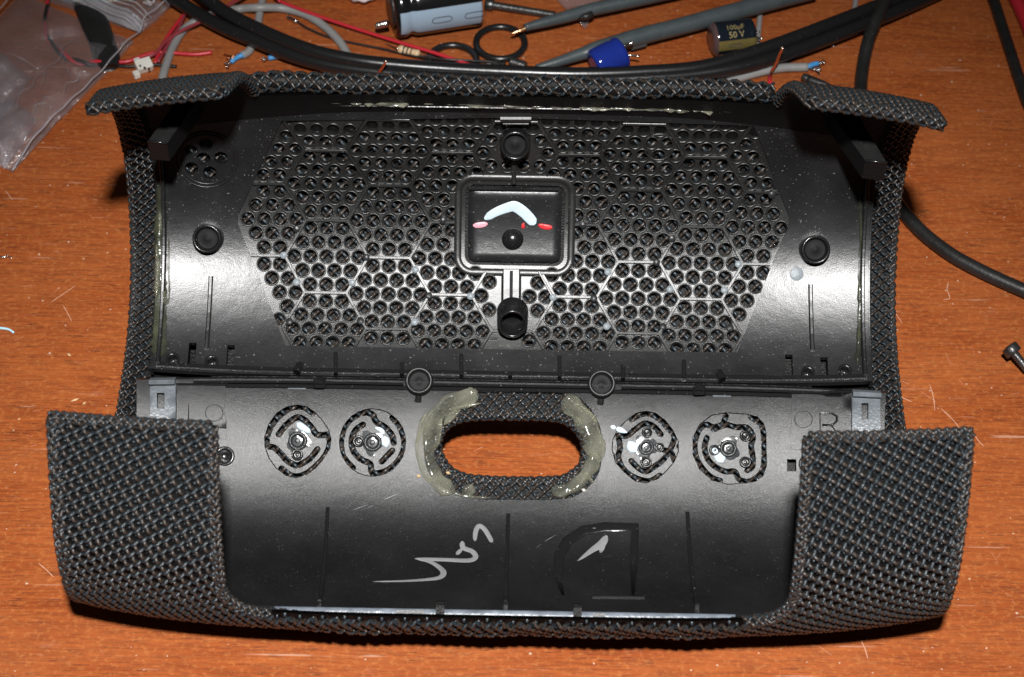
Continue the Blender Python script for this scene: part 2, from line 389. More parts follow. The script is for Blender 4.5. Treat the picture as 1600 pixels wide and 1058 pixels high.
def bead(name,pf,P,W,hgt,mat,parent,h0=0.,n=8,flat=1.,jit=0.,label=None,cr_=True,closed=False,k=5):
    """lump or stroke along a path lying on the surface; W width per point"""
    P=np.array(P,float); W=np.broadcast_to(np.asarray(W,float),(len(P),)) ; Q=np.column_stack([P,W])
    if cr_: Q=crom(Q,k,closed)
    m=len(Q); c,wd=Q[:,:2],np.abs(Q[:,2]).copy(); d=np.gradient(c,axis=0) if not closed else np.roll(c,-1,0)-np.roll(c,1,0)
    d/=np.linalg.norm(d,axis=1)[:,None]+1e-9; nn=np.stack([-d[:,1],d[:,0]],1)
    if jit: wd*=1+jit*(rng.random(m)-.5)
    V=[]
    hj=hgt*(1+(jit*1.2)*(rng.random(m)-.5)) if jit else np.full(m,hgt)
    for i in range(m):
        e=1. if closed else min(1.,math.sqrt(max(.02,min(i,m-1-i)+.15)/2.))
        for j in range(n+1):
            a=math.pi*j/n; x=math.cos(a)*wd[i]/2*e; y=(math.sin(a)**flat)*hj[i]*e*(1+(.4*math.sin(5*c[i][0]+3*c[i][1]+j*.35)*math.sin(2.3*c[i][0]-4*c[i][1]+.5*j) if jit else 0))
            uv=c[i]+nn[i]*x; V.append(pf.P(uv[0],uv[1],h0+y))
    F=[]
    for i in range(m if closed else m-1):
        for j in range(n):
            a=i*(n+1)+j; b=((i+1)%m)*(n+1)+j; F.append((a,b,b+1,a+1))
    if not closed: F.append(tuple(range(n,-1,-1))); F.append(tuple((m-1)*(n+1)+j for j in range(n+1)))
    return mesh(name,np.array(V),F,mat,parent,label=label)
def rib(name,pf,a,b,w,h,mat,parent,h0=0.,seg=None,ch=.25,label=None,h2=None):
    """moulded rib between two points of the surface, chamfered top"""
    a,b=np.array(a,float),np.array(b,float); ln=np.hypot(*(b-a)); d=(b-a)/ln; nn=np.array([-d[1],d[0]])
    k=seg or max(1,int(ln/.35)); V=[];F=[]; h2=h if h2 is None else h2
    for i in range(k+1):
        c=a+(b-a)*i/k; H=h+(h2-h)*i/k
        for x,y in ((-w/2,-.02),(-w/2,H-w*ch),(-w/2+w*ch,H),(w/2-w*ch,H),(w/2,H-w*ch),(w/2,-.02)):
            q=c+nn*x; V.append(pf.P(q[0],q[1],h0+y))
    for i in range(k):
        for j in range(5): F.append((i*6+j,i*6+6+j,i*6+7+j,i*6+1+j))
    F.append((0,1,2,3,4,5)); F.append(tuple(k*6+j for j in (5,4,3,2,1,0)))
    return mesh(name,np.array(V),F,mat,parent,smooth=False,label=label)
def lathe(name,pf,us,prof,mat,parent,n=28,ax=None,label=None,ay=1.,smooth=True,closed_top=True):
    """turned shape standing on the surface; ax: tilt its axis to this elevation (deg)"""
    u,v=us; V=[];F=[]
    c=pf.P(u,v,0.); Nn=pf.P(u,v,1.)-c; Nn/=np.linalg.norm(Nn)
    if ax is not None: Nn=np.array([0,-math.cos(math.radians(ax)),math.sin(math.radians(ax))])
    X=np.array([1.,0,0]); Y=np.cross(Nn,X)
    for r,h in prof:
        for j in range(n):
            a=2*math.pi*j/n; V.append(c+X*r*math.cos(a)+Y*ay*r*math.sin(a)+Nn*h)
    for i in range(len(prof)-1):
        for j in range(n): F.append((i*n+j,i*n+(j+1)%n,(i+1)*n+(j+1)%n,(i+1)*n+j))
    if closed_top: F.append(tuple((len(prof)-1)*n+j for j in range(n)))
    o=mesh(name,np.array(V),F,mat,parent,smooth=smooth,label=label)
    return o
# ------------------------------------------------------------------ tubes
def frames(P,up=(0,0,1.)):
    t=np.gradient(P,axis=0); t/=np.linalg.norm(t,axis=1)[:,None]+1e-12
    a=np.cross(t,up); l=np.linalg.norm(a,axis=1); a[l<1e-3]=(1,0,0); a/=np.linalg.norm(a,axis=1)[:,None]
    return t,a,np.cross(a,t)
def tubeVF(P,r,n=8,base=0,caps=True):
    P=np.asarray(P,float); m=len(P); r=np.broadcast_to(np.asarray(r,float),(m,)); _,a,b=frames(P)
    th=np.arange(n)*2*math.pi/n
    V=(P[:,None]+r[:,None,None]*(a[:,None]*np.cos(th)[None,:,None]+b[:,None]*np.sin(th)[None,:,None])).reshape(-1,3)
    F=[]
    for i in range(m-1):
        for j in range(n): F.append((base+i*n+j,base+i*n+(j+1)%n,base+(i+1)*n+(j+1)%n,base+(i+1)*n+j))
    if caps: F.append(tuple(base+j for j in range(n-1,-1,-1))); F.append(tuple(base+(m-1)*n+j for j in range(n)))
    return V,F
def tube(name,P,r,mat,parent=None,n=10,caps=True,sub=8,label=None,curve=True):
    P=np.array(P,float)
    if curve:
        rr=np.broadcast_to(np.asarray(r,float),(len(P),)); Q=crom(np.column_stack([P,rr]),sub); P,r=Q[:,:3],Q[:,3]
    V,F=tubeVF(P,r,n,0,caps); return mesh(name,V,F,mat,parent,label=label,base=None if parent is not None else P[0]*[1,1,0])
def wirepts(pts,z):          # [(px,py[,z])]
    return [T(p[0],p[1],p[2] if len(p)>2 else z) for p in pts]
# ------------------------------------------------------------------ woven mesh
def weave(name,pos,u0,u1,v0,v1,mask,parent,pitch=.205,rad=.05,amp=.045,rotdeg=0.,ns=5,sub=6,h=0.,kind='stuff',top=1,dots=0.):
    Vs=[];Qs=[];Ms=[];nb=0
    cu,cv=(u0+u1)/2,(v0+v1)/2; R_=math.hypot(u1-u0,v1-v0)/2+pitch; K=int(R_/pitch)+1
    th=np.arange(ns)*2*math.pi/ns; st=pitch/sub
    for fam in (0,1):
        ang=math.radians((45 if fam==0 else -45)+rotdeg); d=np.array([math.cos(ang),math.sin(ang)]); e=np.array([-d[1],d[0]])
        for k in range(-K,K+1):
            t=np.arange(-K*sub,K*sub+1)*st; uu=cu+d[0]*t+e[0]*k*pitch; vv=cv+d[1]*t+e[1]*k*pitch
            # each thread wanders a little, as a real cloth does
            wob=.012*np.sin(t*1.7+k*2.1+fam)+.008*np.sin(t*4.1+k)
            uu=uu+e[0]*wob; vv=vv+e[1]*wob
            ok=(uu>=u0)&(uu<=u1)&(vv>=v0)&(vv<=v1)
            if not ok.any(): continue
            if mask is not None: ok&=mask(uu,vv)
            if ok.sum()<2: continue
            sgn=1 if fam==0 else -1
            hh=h+(amp*(.15+.80*np.cos(2*math.pi*t/pitch)) if fam==top else amp*(.10-.85*np.cos(2*math.pi*t/pitch)))
            idx=np.nonzero(ok)[0]; runs=np.split(idx,np.nonzero(np.diff(idx)>1)[0]+1)
            P=pos(uu,vv,hh)
            for r in runs:
                if len(r)<3: continue
                p=P[r]; Tn=np.gradient(p,axis=0); Tn/=np.linalg.norm(Tn,axis=1)[:,None]+1e-12
                q=pos(uu[r],vv[r],hh[r]+.1)-p; a=np.cross(Tn,q); a/=np.linalg.norm(a,axis=1)[:,None]+1e-12; b=np.cross(a,Tn)
                V=(p[:,None]+rad*(a[:,None]*np.cos(th)[None,:,None]+b[:,None]*np.sin(th)[None,:,None])).reshape(-1,3)
                m=len(r); I=np.arange(m-1)[:,None]*ns; J=np.arange(ns)[None,:]; J2=(J+1)%ns
                Q=np.stack([I+J,I+J2,I+ns+J2,I+ns+J],-1).reshape(-1,4)+nb
                Vs.append(V);Qs.append(Q);Ms.append(np.full(len(Q),fam,np.int32)); nb+=len(V)
    if dots and Vs:
        i_,j_=np.meshgrid(np.arange(-K,K)+.5,np.arange(-K,K)+.5); i_,j_=i_.ravel()*pitch,j_.ravel()*pitch
        a1,a2=math.radians(45+rotdeg),math.radians(-45+rotdeg)
        uu=cu+i_*math.cos(a1)+j_*math.cos(a2); vv=cv+i_*math.sin(a1)+j_*math.sin(a2)
        ok=(uu>u0+.03)&(uu<u1-.03)&(vv>v0+.03)&(vv<v1-.03)
        if mask is not None: ok&=mask(uu,vv)
        uu,vv=uu[ok],vv[ok]; a=np.arange(8)*math.pi/4
        for u_,v_ in zip(uu,vv):
            u_+=rng.uniform(-.012,.012); v_+=rng.uniform(-.012,.012); d0=dots*rng.uniform(.7,1.15)
            R3=[pos(u_+d0*r_*np.cos(a),v_+d0*r_*np.sin(a),np.full(8,h+hh_)) for r_,hh_ in ((1.,-amp-.04),(.85,-amp-.01),(.45,-amp+.022),(.08,-amp+.03))]
            q=np.array([(x*8+y,x*8+(y+1)%8,(x+1)*8+(y+1)%8,(x+1)*8+y) for x in range(3) for y in range(8)])+nb
            Vs.append(np.vstack(R3));Qs.append(q);Ms.append(np.full(24,0,np.int32)); nb+=32
    if not Vs: return None
    return quadmesh(name,np.vstack(Vs),np.vstack(Qs),[M['rodA'],M['rodB']],parent,np.concatenate(Ms),kind)
def hem(name,path,R,parent,pitch=.2,rad=.042,amp=.025,core=True,kind='stuff',sub=5):
    """cloth rolled round an edge: a woven roll following a path of 3D points"""
    P=np.asarray(path,float); d=np.r_[0,np.cumsum(np.linalg.norm(np.diff(P,axis=0),axis=1))]
    _,a,b=frames(P)
    def pos(u,v,h):
        f=lambda A:np.stack([np.interp(u,d,A[:,i]) for i in range(3)],-1)
        c,aa,bb=f(P),f(a),f(b); an=(v/R)[...,None]; return c+(R+h)[...,None]*(aa*np.cos(an)+bb*np.sin(an))
    C=2*math.pi*R; k=max(3,round(C/(pitch*math.sqrt(2)))); pt=C/k/math.sqrt(2)
    o=weave(name,pos,0,d[-1],0,C,None,parent,pitch=pt,rad=rad,amp=amp,kind=kind,sub=sub)
    if core: tube('yarn_core',P,R*.9,M['core'],o if o is not None else parent,8,curve=False)
    return o
# ================================================================== the desk
V=[];F=[]
X0,X1,Y0,Y1=-70,70,-60,80
mesh('table_top',[(X0,Y0,0),(X1,Y0,0),(X1,Y1,0),(X0,Y1,0),(X0,Y0,-3),(X1,Y0,-3),(X1,Y1,-3),(X0,Y1,-3)],[(0,1,2,3),(7,6,5,4),(0,4,5,1),(1,5,6,2),(2,6,7,3),(3,7,4,0)],M['wood'],smooth=False,base=(0,0,0),kind='structure',label='reddish brown wood veneer desk top with scratches and dust')
# ================================================================== the opened speaker housing
SP=thing('speaker_housing',(0,-3.6,0),'opened black mesh-covered speaker housing lying inside up on the wooden desk','speaker housing')
sidx=lambda y,z: float(MP.s[np.argmin((MP.y-y)**2+(MP.z-z)**2)])
SB=sidx(1.15,6.15); SF=sidx(-9.0,2.15); SBOT0,SBOT1=sidx(.9,2.2),sidx(-8.9,1.9)
rows=MP.rows
def s_of_row(py,h=0):
    k=(MP.s>SBOT0-1.5)&(MP.s<SBOT1); return float(np.interp(py-529,rows[k],MP.s[k]))
HS0,HS1=s_of_row(572),s_of_row(835)
def mmask(u,v):
    a=np.abs(u); ok=a<=WU
    ub=5.72+.35*np.clip((SB-v)/2.6,0,1)
    ok&=(v>=SB)|(a>=ub)
    f=np.clip(v-SF,0,.9); uf=5.64-(.9-np.sqrt(np.clip(.81-(.9-f)**2,0,1)))
    ok&=(v<=SF)|(a>=uf)
    ok&=~((a<3.0)&(v>HS0)&(v<HS1))
    return ok
V,F=grid(MP,-WU,WU,0,MP.L,-.10,70,110,lambda u,v:bool(mmask(np.array([u]),np.array([v]))[0]))
mesh('cloth_backing',V,F,M['core'],SP)
V,F=grid(MP,-WU,WU,0,MP.L,-.17,70,110,lambda u,v:bool(mmask(np.array([u]),np.array([v]))[0]))
mesh('cloth_lining',V,F,M['core'],SP)
SE=sidx(-8.7,1.55)
weave('grille_mesh',MP.P,-WU,WU,0,SB+.4,mmask,SP,sub=4,rotdeg=0)
weave('grille_mesh',MP.P,-WU,WU,SB+.4,SE,mmask,SP,sub=3,ns=4,rotdeg=0)
weave('grille_mesh',MP.P,-WU,0,SE,MP.L,mmask,SP,sub=6,rotdeg=-15,rad=.037,amp=.052,ns=6,top=0,dots=.045)
weave('grille_mesh',MP.P,0,WU,SE,MP.L,mmask,SP,sub=6,rotdeg=15,rad=.037,amp=.052,ns=6,top=0,dots=.045)
# rolled cloth edges of the four ears
def mpath(pts,h): return [MP.P(u,v,h) for u,v in pts]
ns_=40
for sg in (-1,1):
    e=[(sg*(WU-.07),v) for v in np.linspace(0,MP.L,150)]
    hem('rolled_cloth_edge',mpath(e,-.07),.10,SP,.17,.036,.02)
    f=np.linspace(.9,0,12); c=[(sg*5.64,v) for v in np.linspace(MP.L,SF+.9,24)]+[(sg*(5.64-(.9-math.sqrt(max(0,.81-(.9-x)**2)))),SF+x) for x in f[1:]]
    hem('rolled_cloth_edge',mpath(c,-.06),.085,SP,.17,.036,.02)
    hem('rolled_cloth_edge',mpath([(sg*u,MP.L) for u in np.linspace(WU,5.64,30)],-.06),.085,SP,.17,.036,.02)
    b=[(sg*u,0.) for u in np.linspace(WU,6.3,20)]+[(sg*(6.3-.25*math.sin(a)),.3-.3*math.cos(a)) for a in np.linspace(.2,1.57,6)]+[(sg*(6.05-.3*t),.3+(SB-.3)*t) for t in np.linspace(.1,1,14)]
    hem('rolled_cloth_edge',mpath(b,-.06),.11,SP,.18,.038,.022)
def solve_z(py,y):
    z=np.linspace(-1,12,1300); return float(z[np.argmin(np.abs(row(y,z)+529-py))])
zb=solve_z(134,1.7); zf=solve_z(978,-9.12)
bw=lambda u:.05*np.sin(u*1.9)+.03*np.sin(u*4.3)
us_=np.linspace(-5.85,5.65,90)
hem('rim_cloth_roll',[(u,1.7+.03*math.sin(u*2.2),zb+.6*bw(u)*.5-.12*max(0,abs(u)-5.2)) for u in us_],.19,SP,.205,.036,.032)
us_=np.linspace(-5.3,5.3,80)
hem('rim_cloth_roll',[(u,-9.14+.02*math.sin(u*2.7)+.04*max(0,abs(u)-3.6),zf+.015*math.sin(u*5)+.10*max(0,abs(u)-3.6)**1.3) for u in us_],.15,SP,.19,.036,.03)
# cloth turned in over the two end edges
def smask(u,v): return (v>SB-1.0)&(v<SE-.3)
for sg in (-1,1):
    a,b=sorted((sg*8.2,sg*(WU-.12)))
    weave('turned_in_cloth',lambda u,v,h:MP.P(u,v,-.34-h),a,b,SB-1.2,SE,smask,SP,pitch=.205,rad=.028,amp=.045,sub=7,dots=.042)
    V,F=grid(MP,a-.02,b,SB-1.4,SE,-.24,4,80); mesh('cloth_fold',V,F,M['core'],SP)
# ------------------------------------------------------------------ rear shell with the perforated plate
P1=[(440,189),(800,184),(1178,197),(1233,338),(1233,352),(1152,551),(800,546),(446,540),(371,352),(371,338)]
PLo=U.pl(P1)
tu=[(-6.2,.0),(6.2,.0),(7.0,.5),(8.12,1.5),(8.12,U.L),(-8.12,U.L),(-8.12,1.5),(-7.0,.5)]
u325,s248=U.us(323,248)
ph=[(322,226),(298,236),(318,248),(345,247),(299,263),(328,270)]
circ=lambda c,r,n=14,ry=None:[(c[0]+r*math.cos(2*math.pi*i/n),c[1]+(ry or r)*math.sin(2*math.pi*i/n)) for i in range(n)]
portholes=[circ(U.us(*p),.155) for p in ph]
def boxhole(px,py,w,h,pf=None):
    u,v=(pf or U).us(px,py); return [(u-w/2,v-h/2),(u+w/2,v-h/2),(u+w/2,v+h/2),(u-w/2,v+h/2)]
smallslots=[boxhole(300,553,.17,.55),boxhole(360,555,.17,.5),boxhole(1233,570,.17,.5),boxhole(1288,574,.17,.5)]
smallholes=[(270,562),(331,566),(1262,583),(1320,580)]
def shellwave(u,s): return .012*np.sin(u*.9+1)*np.sin(s*1.1)
sheet('rear_shell',U,tu,[PLo]+portholes+smallslots+[circ(U.us(*p),.1) for p in smallholes],[],0.,.16,M['shell'],SP,.2)
# hexagon fields of round holes

u0,vE=U.us(802,462); yE,zE,_,_=U.fr(vE); pxs=FPX/depth(yE,zE)
side=65.2/pxs; HH=side*math.sqrt(3); hp=25.2/pxs; hr=.149
cols=range(-5,6); verts={}; holes=[]
boxc=[U.us(*p) for p in ((714,268),(892,272),(890,428),(714,425))]
def inb(u,s): return (boxc[0][0]<u<boxc[1][0]) and (boxc[0][1]<s<boxc[2][1])
PLa=np.array(PLo)
bossU=[U.us(805,232),U.us(798,500)]
webx=(U.us(786,460)[0],U.us(813,460)[0])
bx0,bs0=U.us(727,290); bx1,bs1=U.us(881,416)
hexc=[]
for c in cols:
    for r in range(-5,4):
        cu=u0+c*1.5*side; cs=vE+(r+ (.5 if c%2 else 0.))*HH
        hexc.append((cu,cs))
cand=[]
for cu,cs in hexc:
    for j,nrow in zip(range(-2,3),(3,4,5,4,3)):
        for i in range(nrow):
            cand.append((cu+(i-(nrow-1)/2)*hp,cs+j*(HH/5.12)*.985))
def keep_hole(u,s):
    if not inpoly(PLa,np.array([u]),np.array([s]))[0]: return False
    if dpoly(list(map(tuple,PLa))+[tuple(PLa[0])],np.array([u]),np.array([s]))[0]<.03: return False
    if bx0-hr-.07<u<bx1+hr+.07 and bs0-hr-.05<s<bs1+hr+.03: return False
    if webx[0]-.14<u<webx[1]+.14 and s>boxc[2][1]-.3: return False
    if any(math.hypot(u-b[0],s-b[1])<.44 for b in bossU): return False
    return True
hc=[q for q in cand if keep_hole(*q)]
bx0,bs0=U.us(727,290); bx1,bs1=U.us(881,416)
def rrect(x0,y0,x1,y1,r,n=5):
    out=[]
    for cx,cy,a0 in ((x1-r,y0+r,-90),(x1-r,y1-r,0),(x0+r,y1-r,90),(x0+r,y0+r,180)):
        out+=[(cx+r*math.cos(math.radians(a0+90*i/n)),cy+r*math.sin(math.radians(a0+90*i/n))) for i in range(n+1)]
    return out
groove=rrect(bx0,bs0,bx1,bs1,.22)
sheet('perforated_plate',U,offn(PLo,.24),[circ(q,hr,14) for q in hc]+[groove],[],-.09,.12,M['plate'],SP,.22)
# raised collar of every hole, one moulded piece
V=[];F=[]
for q in hc:
    n=14;b=len(V);a=np.arange(n)*2*math.pi/n
    for r,h in ((hr+.034,-.092),(hr+.026,-.060),(hr+.002,-.062),(hr-.012,-.105),(hr-.012,-.22)):
        V+=list(U.P(q[0]+r*np.cos(a),q[1]+r*np.sin(a),h))
    for i in range(4):
        for j in range(n): F.append((b+i*n+j,b+i*n+(j+1)%n,b+(i+1)*n+(j+1)%n,b+(i+1)*n+j))
mesh('hole_collars',np.array(V),F,M['plate'],SP,kind='stuff')
# the cloth behind the plate
PLw=np.array(offn(PLo,.3)); pm=lambda u,v: inpoly(PLw,u,v)
weave('grille_mesh',lambda u,v,h:U.P(u,v,h-.27),PLw[:,0].min(),PLw[:,0].max(),PLw[:,1].min(),PLw[:,1].max(),pm,SP,pitch=.2,rad=.046,amp=.04,sub=4)
weave('grille_mesh',lambda u,v,h:U.P(u,v,h-.3),u325-.7,u325+.7,s248-.7,s248+.7,None,SP,pitch=.2,rad=.046,amp=.04,sub=5)
V,F=grid(U,-7.2,7.2,.7,U.L-.1,-.42,30,24); mesh('cloth_backing',V,F,M['core'],SP)
# ribs along the edges of the hexagons, moulding marks on some corners
edges={}
for cu,cs in hexc:
    hv=[(cu+side*math.cos(math.radians(60*i)),cs+side*math.sin(math.radians(60*i))) for i in range(6)]
    for i in range(6):
        a,b=hv[i],hv[(i+1)%6]; m=(round((a[0]+b[0])/2,2),round((a[1]+b[1])/2,2))
        kk=min(((kx,ky) for kx,ky in edges if abs(kx-m[0])<.08 and abs(ky-m[1])<.08),default=None)
        if kk is None: edges[m]=(a,b)
    for a in hv: verts[(round(a[0],1),round(a[1],1))]=a
def okp(u,s,g=0.):
    return inpoly(PLa,np.array([u]),np.array([s]))[0] and not (boxc[0][0]<u<boxc[1][0] and boxc[0][1]<s<boxc[2][1]) and not (webx[0]<u<webx[1] and s>boxc[2][1]-.3) and not any(math.hypot(u-b[0],s-b[1])<.33 for b in bossU)
for (a,b) in edges.values():
    a,b=np.array(a),np.array(b); ts=[t for t in np.linspace(0,1,21) if okp(*(a+(b-a)*t))]
    if len(ts)<5: continue
    p,q=a+(b-a)*ts[0],a+(b-a)*ts[-1]
    rib('rib',U,p,q,.068,.075,M['plate'],SP,h0=-.09,seg=3,ch=.15)
marks=[(443,399),(463,441),(550,442),(572,402),(649,401),(649,421),(670,462),(648,503),(735,463),(452,502),(563,501),(692,345),(911,352),(864,465),(950,425),(928,466),(948,510),(1026,410),(1047,452),(1154,413),(1132,453),(1036,510),(1141,512),(1206,305),(463,358),(1245,428),(1050,373)]
pale={(463,441),(550,442),(735,463),(648,503),(1047,452),(864,465),(443,399),(649,421),(950,425),(1132,453),(1154,413),(948,510)}  # marks whose glint is painted as pale grey
for i,p in enumerate(marks):
    r=.082 if p!=(1245,428) else .16
    u,v=U.us(*p); pj=bool(keep_hole(u,v) or inpoly(PLa,np.array([u]),np.array([v]))[0])
    lathe('moulding_mark',U,(u,v),[(r,-.10),(r,.0 if pj else .006),(r*.93,.008 if pj else .012)],M['pin'] if p in pale or not pj else M['pind'],SP,16,ax=(46+ (i*7)%13 if p in pale else None))
# ring and arcs around the small group of ports
for r in (.62,.70): bead('port_ring',U,circ((u325,s248),r,36),.05,.035,M['shell'],SP,closed=True,cr_=False,n=4)
ur,sr_=U.us(1030,232); bead('port_ring',U,circ((ur,sr_),.33,26),.05,.04,M['plate'],SP,h0=-.09,closed=True,cr_=False,n=4)
for p in smallholes: lathe('small_socket',U,U.us(*p),[(.155,-.01),(.155,.05),(.14,.06),(.1,.06),(.09,.0),(.085,-.15)],M['gloss'],SP,20)
# centre plate inside its groove
gm=.075; ins=rrect(bx0+gm,bs0+gm,bx1-gm,bs1-gm,.18)
sheet('groove_floor',U,[(p[0],p[1]) for p in rrect(bx0-.02,bs0-.02,bx1+.02,bs1+.02,.22)],[],[],-.19,0,M['core'],SP,.3)
def hfc(u,s):
    d=np.minimum(np.minimum(u-bx0-gm,bx1-gm-u),np.minimum(s-bs0-gm,bs1-gm-s)); return -.07*np.clip(1-d/.09,0,1)
cp=sheet('centre_plate',U,ins,[],[],-.045,.12,M['shell'],SP,.11,hf=hfc)
rib('bevel_bar',U,U.us(733,296),U.us(873,298),.10,.05,M['gloss'],SP,h0=-.05,ch=.4,seg=2)
ud=U.us(801,374)
lathe('dome',U,ud,[(.25*math.cos(a),.0+.20*math.sin(a)-.05) for a in np.linspace(0,1.45,9)],M['gloss'],SP,28)
# pale bent paint mark with red ends
def stroke(name,pf,pts,w,mat,hgt=.018,h0=0.,**k_): return bead(name,pf,pf.pl(pts),w,hgt,mat,SP,h0=h0,flat=.45,n=6,**k_)
stroke('paint_stroke',U,[(757,343),(775,332),(797,324),(806,324),(818,332),(828,342),(836,351)],[.16,.2,.23,.25,.25,.24,.2],M['paint'],.012,-.045)
stroke('paint_stroke',U,[(739,353),(750,352),(762,350)],[.1,.13,.1],M['pinkp'],.012,-.045,label='pink end of the bent paint mark')
stroke('paint_stroke',U,[(841,352),(852,355),(863,356)],[.1,.12,.11],M['redp'],.012,-.045,label='red end of the bent paint mark')
stroke('paint_stroke',U,[(815,352),(818,353),(820,353)],[.1,.14,.1],M['redp'],.012,-.045,label='small red dot of paint')
# rounded border and web ribs
rib('web_slab',U,U.us(799,421),U.us(798.5,482),.46,.06,M['plate'],SP,h0=-.09,seg=4,ch=.12)
rib('web_groove_shade',U,U.us(799,423),U.us(798.5,476),.10,.012,M['pit'],SP,h0=-.03,seg=4)  # raised dark strip painted in for the shade of a groove
bead('plate_border',U,rrect(bx0-.16,bs0-.16,bx1+.16,bs1+.16,.34,7),.17,.035,M['plate'],SP,h0=-.09,closed=True,cr_=False,n=4,flat=.4)
for a,b,w_ in (((803,252),(803,288),.11),):
    rib('web_rib',U,U.us(*a),U.us(*b),w_,.10,M['plate'],SP,h0=-.09,seg=4)
for a,b in (((760,424),(737,462)),((842,424),(863,463)),((720,346),(672,347)),((884,348),(930,351)),((764,528),(778,528)),((822,530),(832,530))):
    rib('rib',U,U.us(*a),U.us(*b),.05,.06,M['plate'],SP,h0=-.09,seg=2)
# screw posts
def post(px,py,r,hgt,ax,inner=.55,mat='gloss',pf=U,dp=.22):
    o=lathe('screw_post',pf,pf.us(px,py),[(r*1.08,-.1),(r*1.03,hgt*.6),(r,hgt-.02),(r*.95,hgt),(r*.84,hgt),(r*.80,hgt-.03),(r*.70,hgt-dp),(r*.30,hgt-dp-.03)],M[mat],SP,32,ax=ax,closed_top=False)
    lathe('post_floor',pf,pf.us(px,py),[(r*.70,hgt-dp+.03),(r*.3,hgt-dp+.01),(r*.22,hgt-dp+.03),(r*.05,hgt-dp+.03)],M['pit'],o,20,ax=ax)
    return o
post(805,222,.33,.40,30); post(801,490,.34,.62,24,dp=.5)
post(326,372,.33,.32,42,dp=.2); post(1272,389,.33,.32,42,dp=.2)
for px,py in ((655,596),(940,600)):
    post(px,py,.29,.16,58,pf=L,dp=.2,mat='rub'); rib('rib',L,L.us(px,py+14),L.us(px-2,py+32),.14,.05,M['gloss'],SP,seg=2)
# vertical ribs on both ends of the rear shell
rib('rib',U,U.us(330,432),U.us(323,545),.10,.09,M['shell'],SP); rib('rib',U,U.us(1266,445),U.us(1269,548),.10,.09,M['shell'],SP)
rib('top_latch',U,U.us(782,181),U.us(830,181),.16,.18,M['rub'],SP,seg=1); rib('top_latch',U,U.us(786,188),U.us(826,188),.05,.16,M['rub'],SP,seg=1)
for px in (600,1010):
    pass
# round sink marks of the moulding (slightly sunken, rough discs)
for p in ((450,555),(553,553),(685,557),(746,560),(848,562),(907,560),(1040,568),(1142,565),(270,510),(352,408),(1305,520),(290,300),(278,345),(1312,350),(1220,285)):
    sheet('sink_mark',U,circ(U.us(*p),.19,18),[],[],.006,.012,M['shell'],SP,.12)
# end lips of the rear shell
for sg in (-1,1):
    rib('end_lip',U,(sg*7.98,1.5),(sg*7.98,U.L-.1),.09,.16,M['shell'],SP,seg=24)
    rib('end_wall',U,(sg*8.14,1.5),(sg*8.14,U.L),.06,.3,M['shell'],SP,seg=24,h0=-.3)
# back rim: plastic wall top and the thin glue line
rib('rim_wall',U,U.us(420,160),U.us(1160,171),.06,.10,M['gloss'],SP,seg=8)
bead('glue_line',U,U.pl([(500,153),(560,156),(640,157),(720,158),(800,162),(880,163),(950,165),(1020,166),(1080,168),(1130,171)]),[.05,.12,.16,.10,.14,.14,.10,.14,.10,.05],.10,M['glue'],SP,h0=.04,jit=.9,k=9)
bead('glue_line',U,U.pl([(1120,166),(1150,169),(1180,170),(1205,172)]),[.08,.2,.25,.1],.1,M['glued'],SP,h0=.05,jit=.5)
# glue along the two ends
def sideglue(pts,W,mat,hgt=.09,h0=.02,jit=.6): return bead('glue_strip',U,U.pl(pts),W,hgt,M[mat],SP,h0=h0,jit=jit,k=9)
sideglue([(252,285),(252,330),(250,375),(252,420),(251,470),(250,520),(248,560)],[.2,.28,.24,.3,.28,.36,.3],'glued',.06)
sideglue([(246,380),(247,410),(246,445),(245,470)],[.06,.14,.16,.06],'glue',.12)
sideglue([(250,330),(252,345),(250,365)],[.05,.15,.05],'glue',.12); sideglue([(258,455),(256,470),(254,480)],[.08,.22,.1],'glue',.14)
sideglue([(264,370),(264,410),(265,450),(263,475)],[.03,.05,.04,.05],'glue',.1)
sideglue([(1343,300),(1345,370),(1344,450),(1342,520),(1340,570)],[.05,.08,.12,.1,.16],'glued',.06)
# ------------------------------------------------------------------ front shell: the control panel
HO=[(0,0)]
hole_px=[(662,700),(664,665),(690,630),(725,614),(800,613),(880,613),(915,630),(937,665),(941,705),(933,745),(900,775),(860,781),(800,781),(735,779),(690,762),(668,735)]
hole_us=crom(L.pl(hole_px),5,True)
def zc(pts,ox,oy,k): return [(ox+x/k,oy+y/k) for x,y in pts]
K2=6.6667;K3=5.7143
d1o=zc([(430,80),(530,100),(620,160),(700,250),(765,350),(788,450),(775,540),(700,660),(630,740),(540,810),(420,852),(310,825),(200,740),(130,640),(88,520),(85,420),(130,280),(210,170),(310,105)],400,620,K2)
d2o=[(582.2+52.6*math.cos(a),691.5+53.5*math.sin(a)) for a in np.linspace(0,2*math.pi,28,endpoint=False)]
d3o=zc([(400,68),(490,90),(570,150),(640,240),(688,340),(690,430),(650,530),(570,620),(500,680),(400,718),(300,700),(200,620),(120,530),(90,420),(95,330),(140,230),(220,150),(310,85)],940,630,K3)
d4o=zc([(1110,82),(1300,95),(1390,118),(1450,180),(1472,260),(1476,560),(1445,650),(1380,700),(1300,716),(1120,728),(980,690),(870,590),(812,460),(812,310),(870,190),(980,105)],940,630,K3)
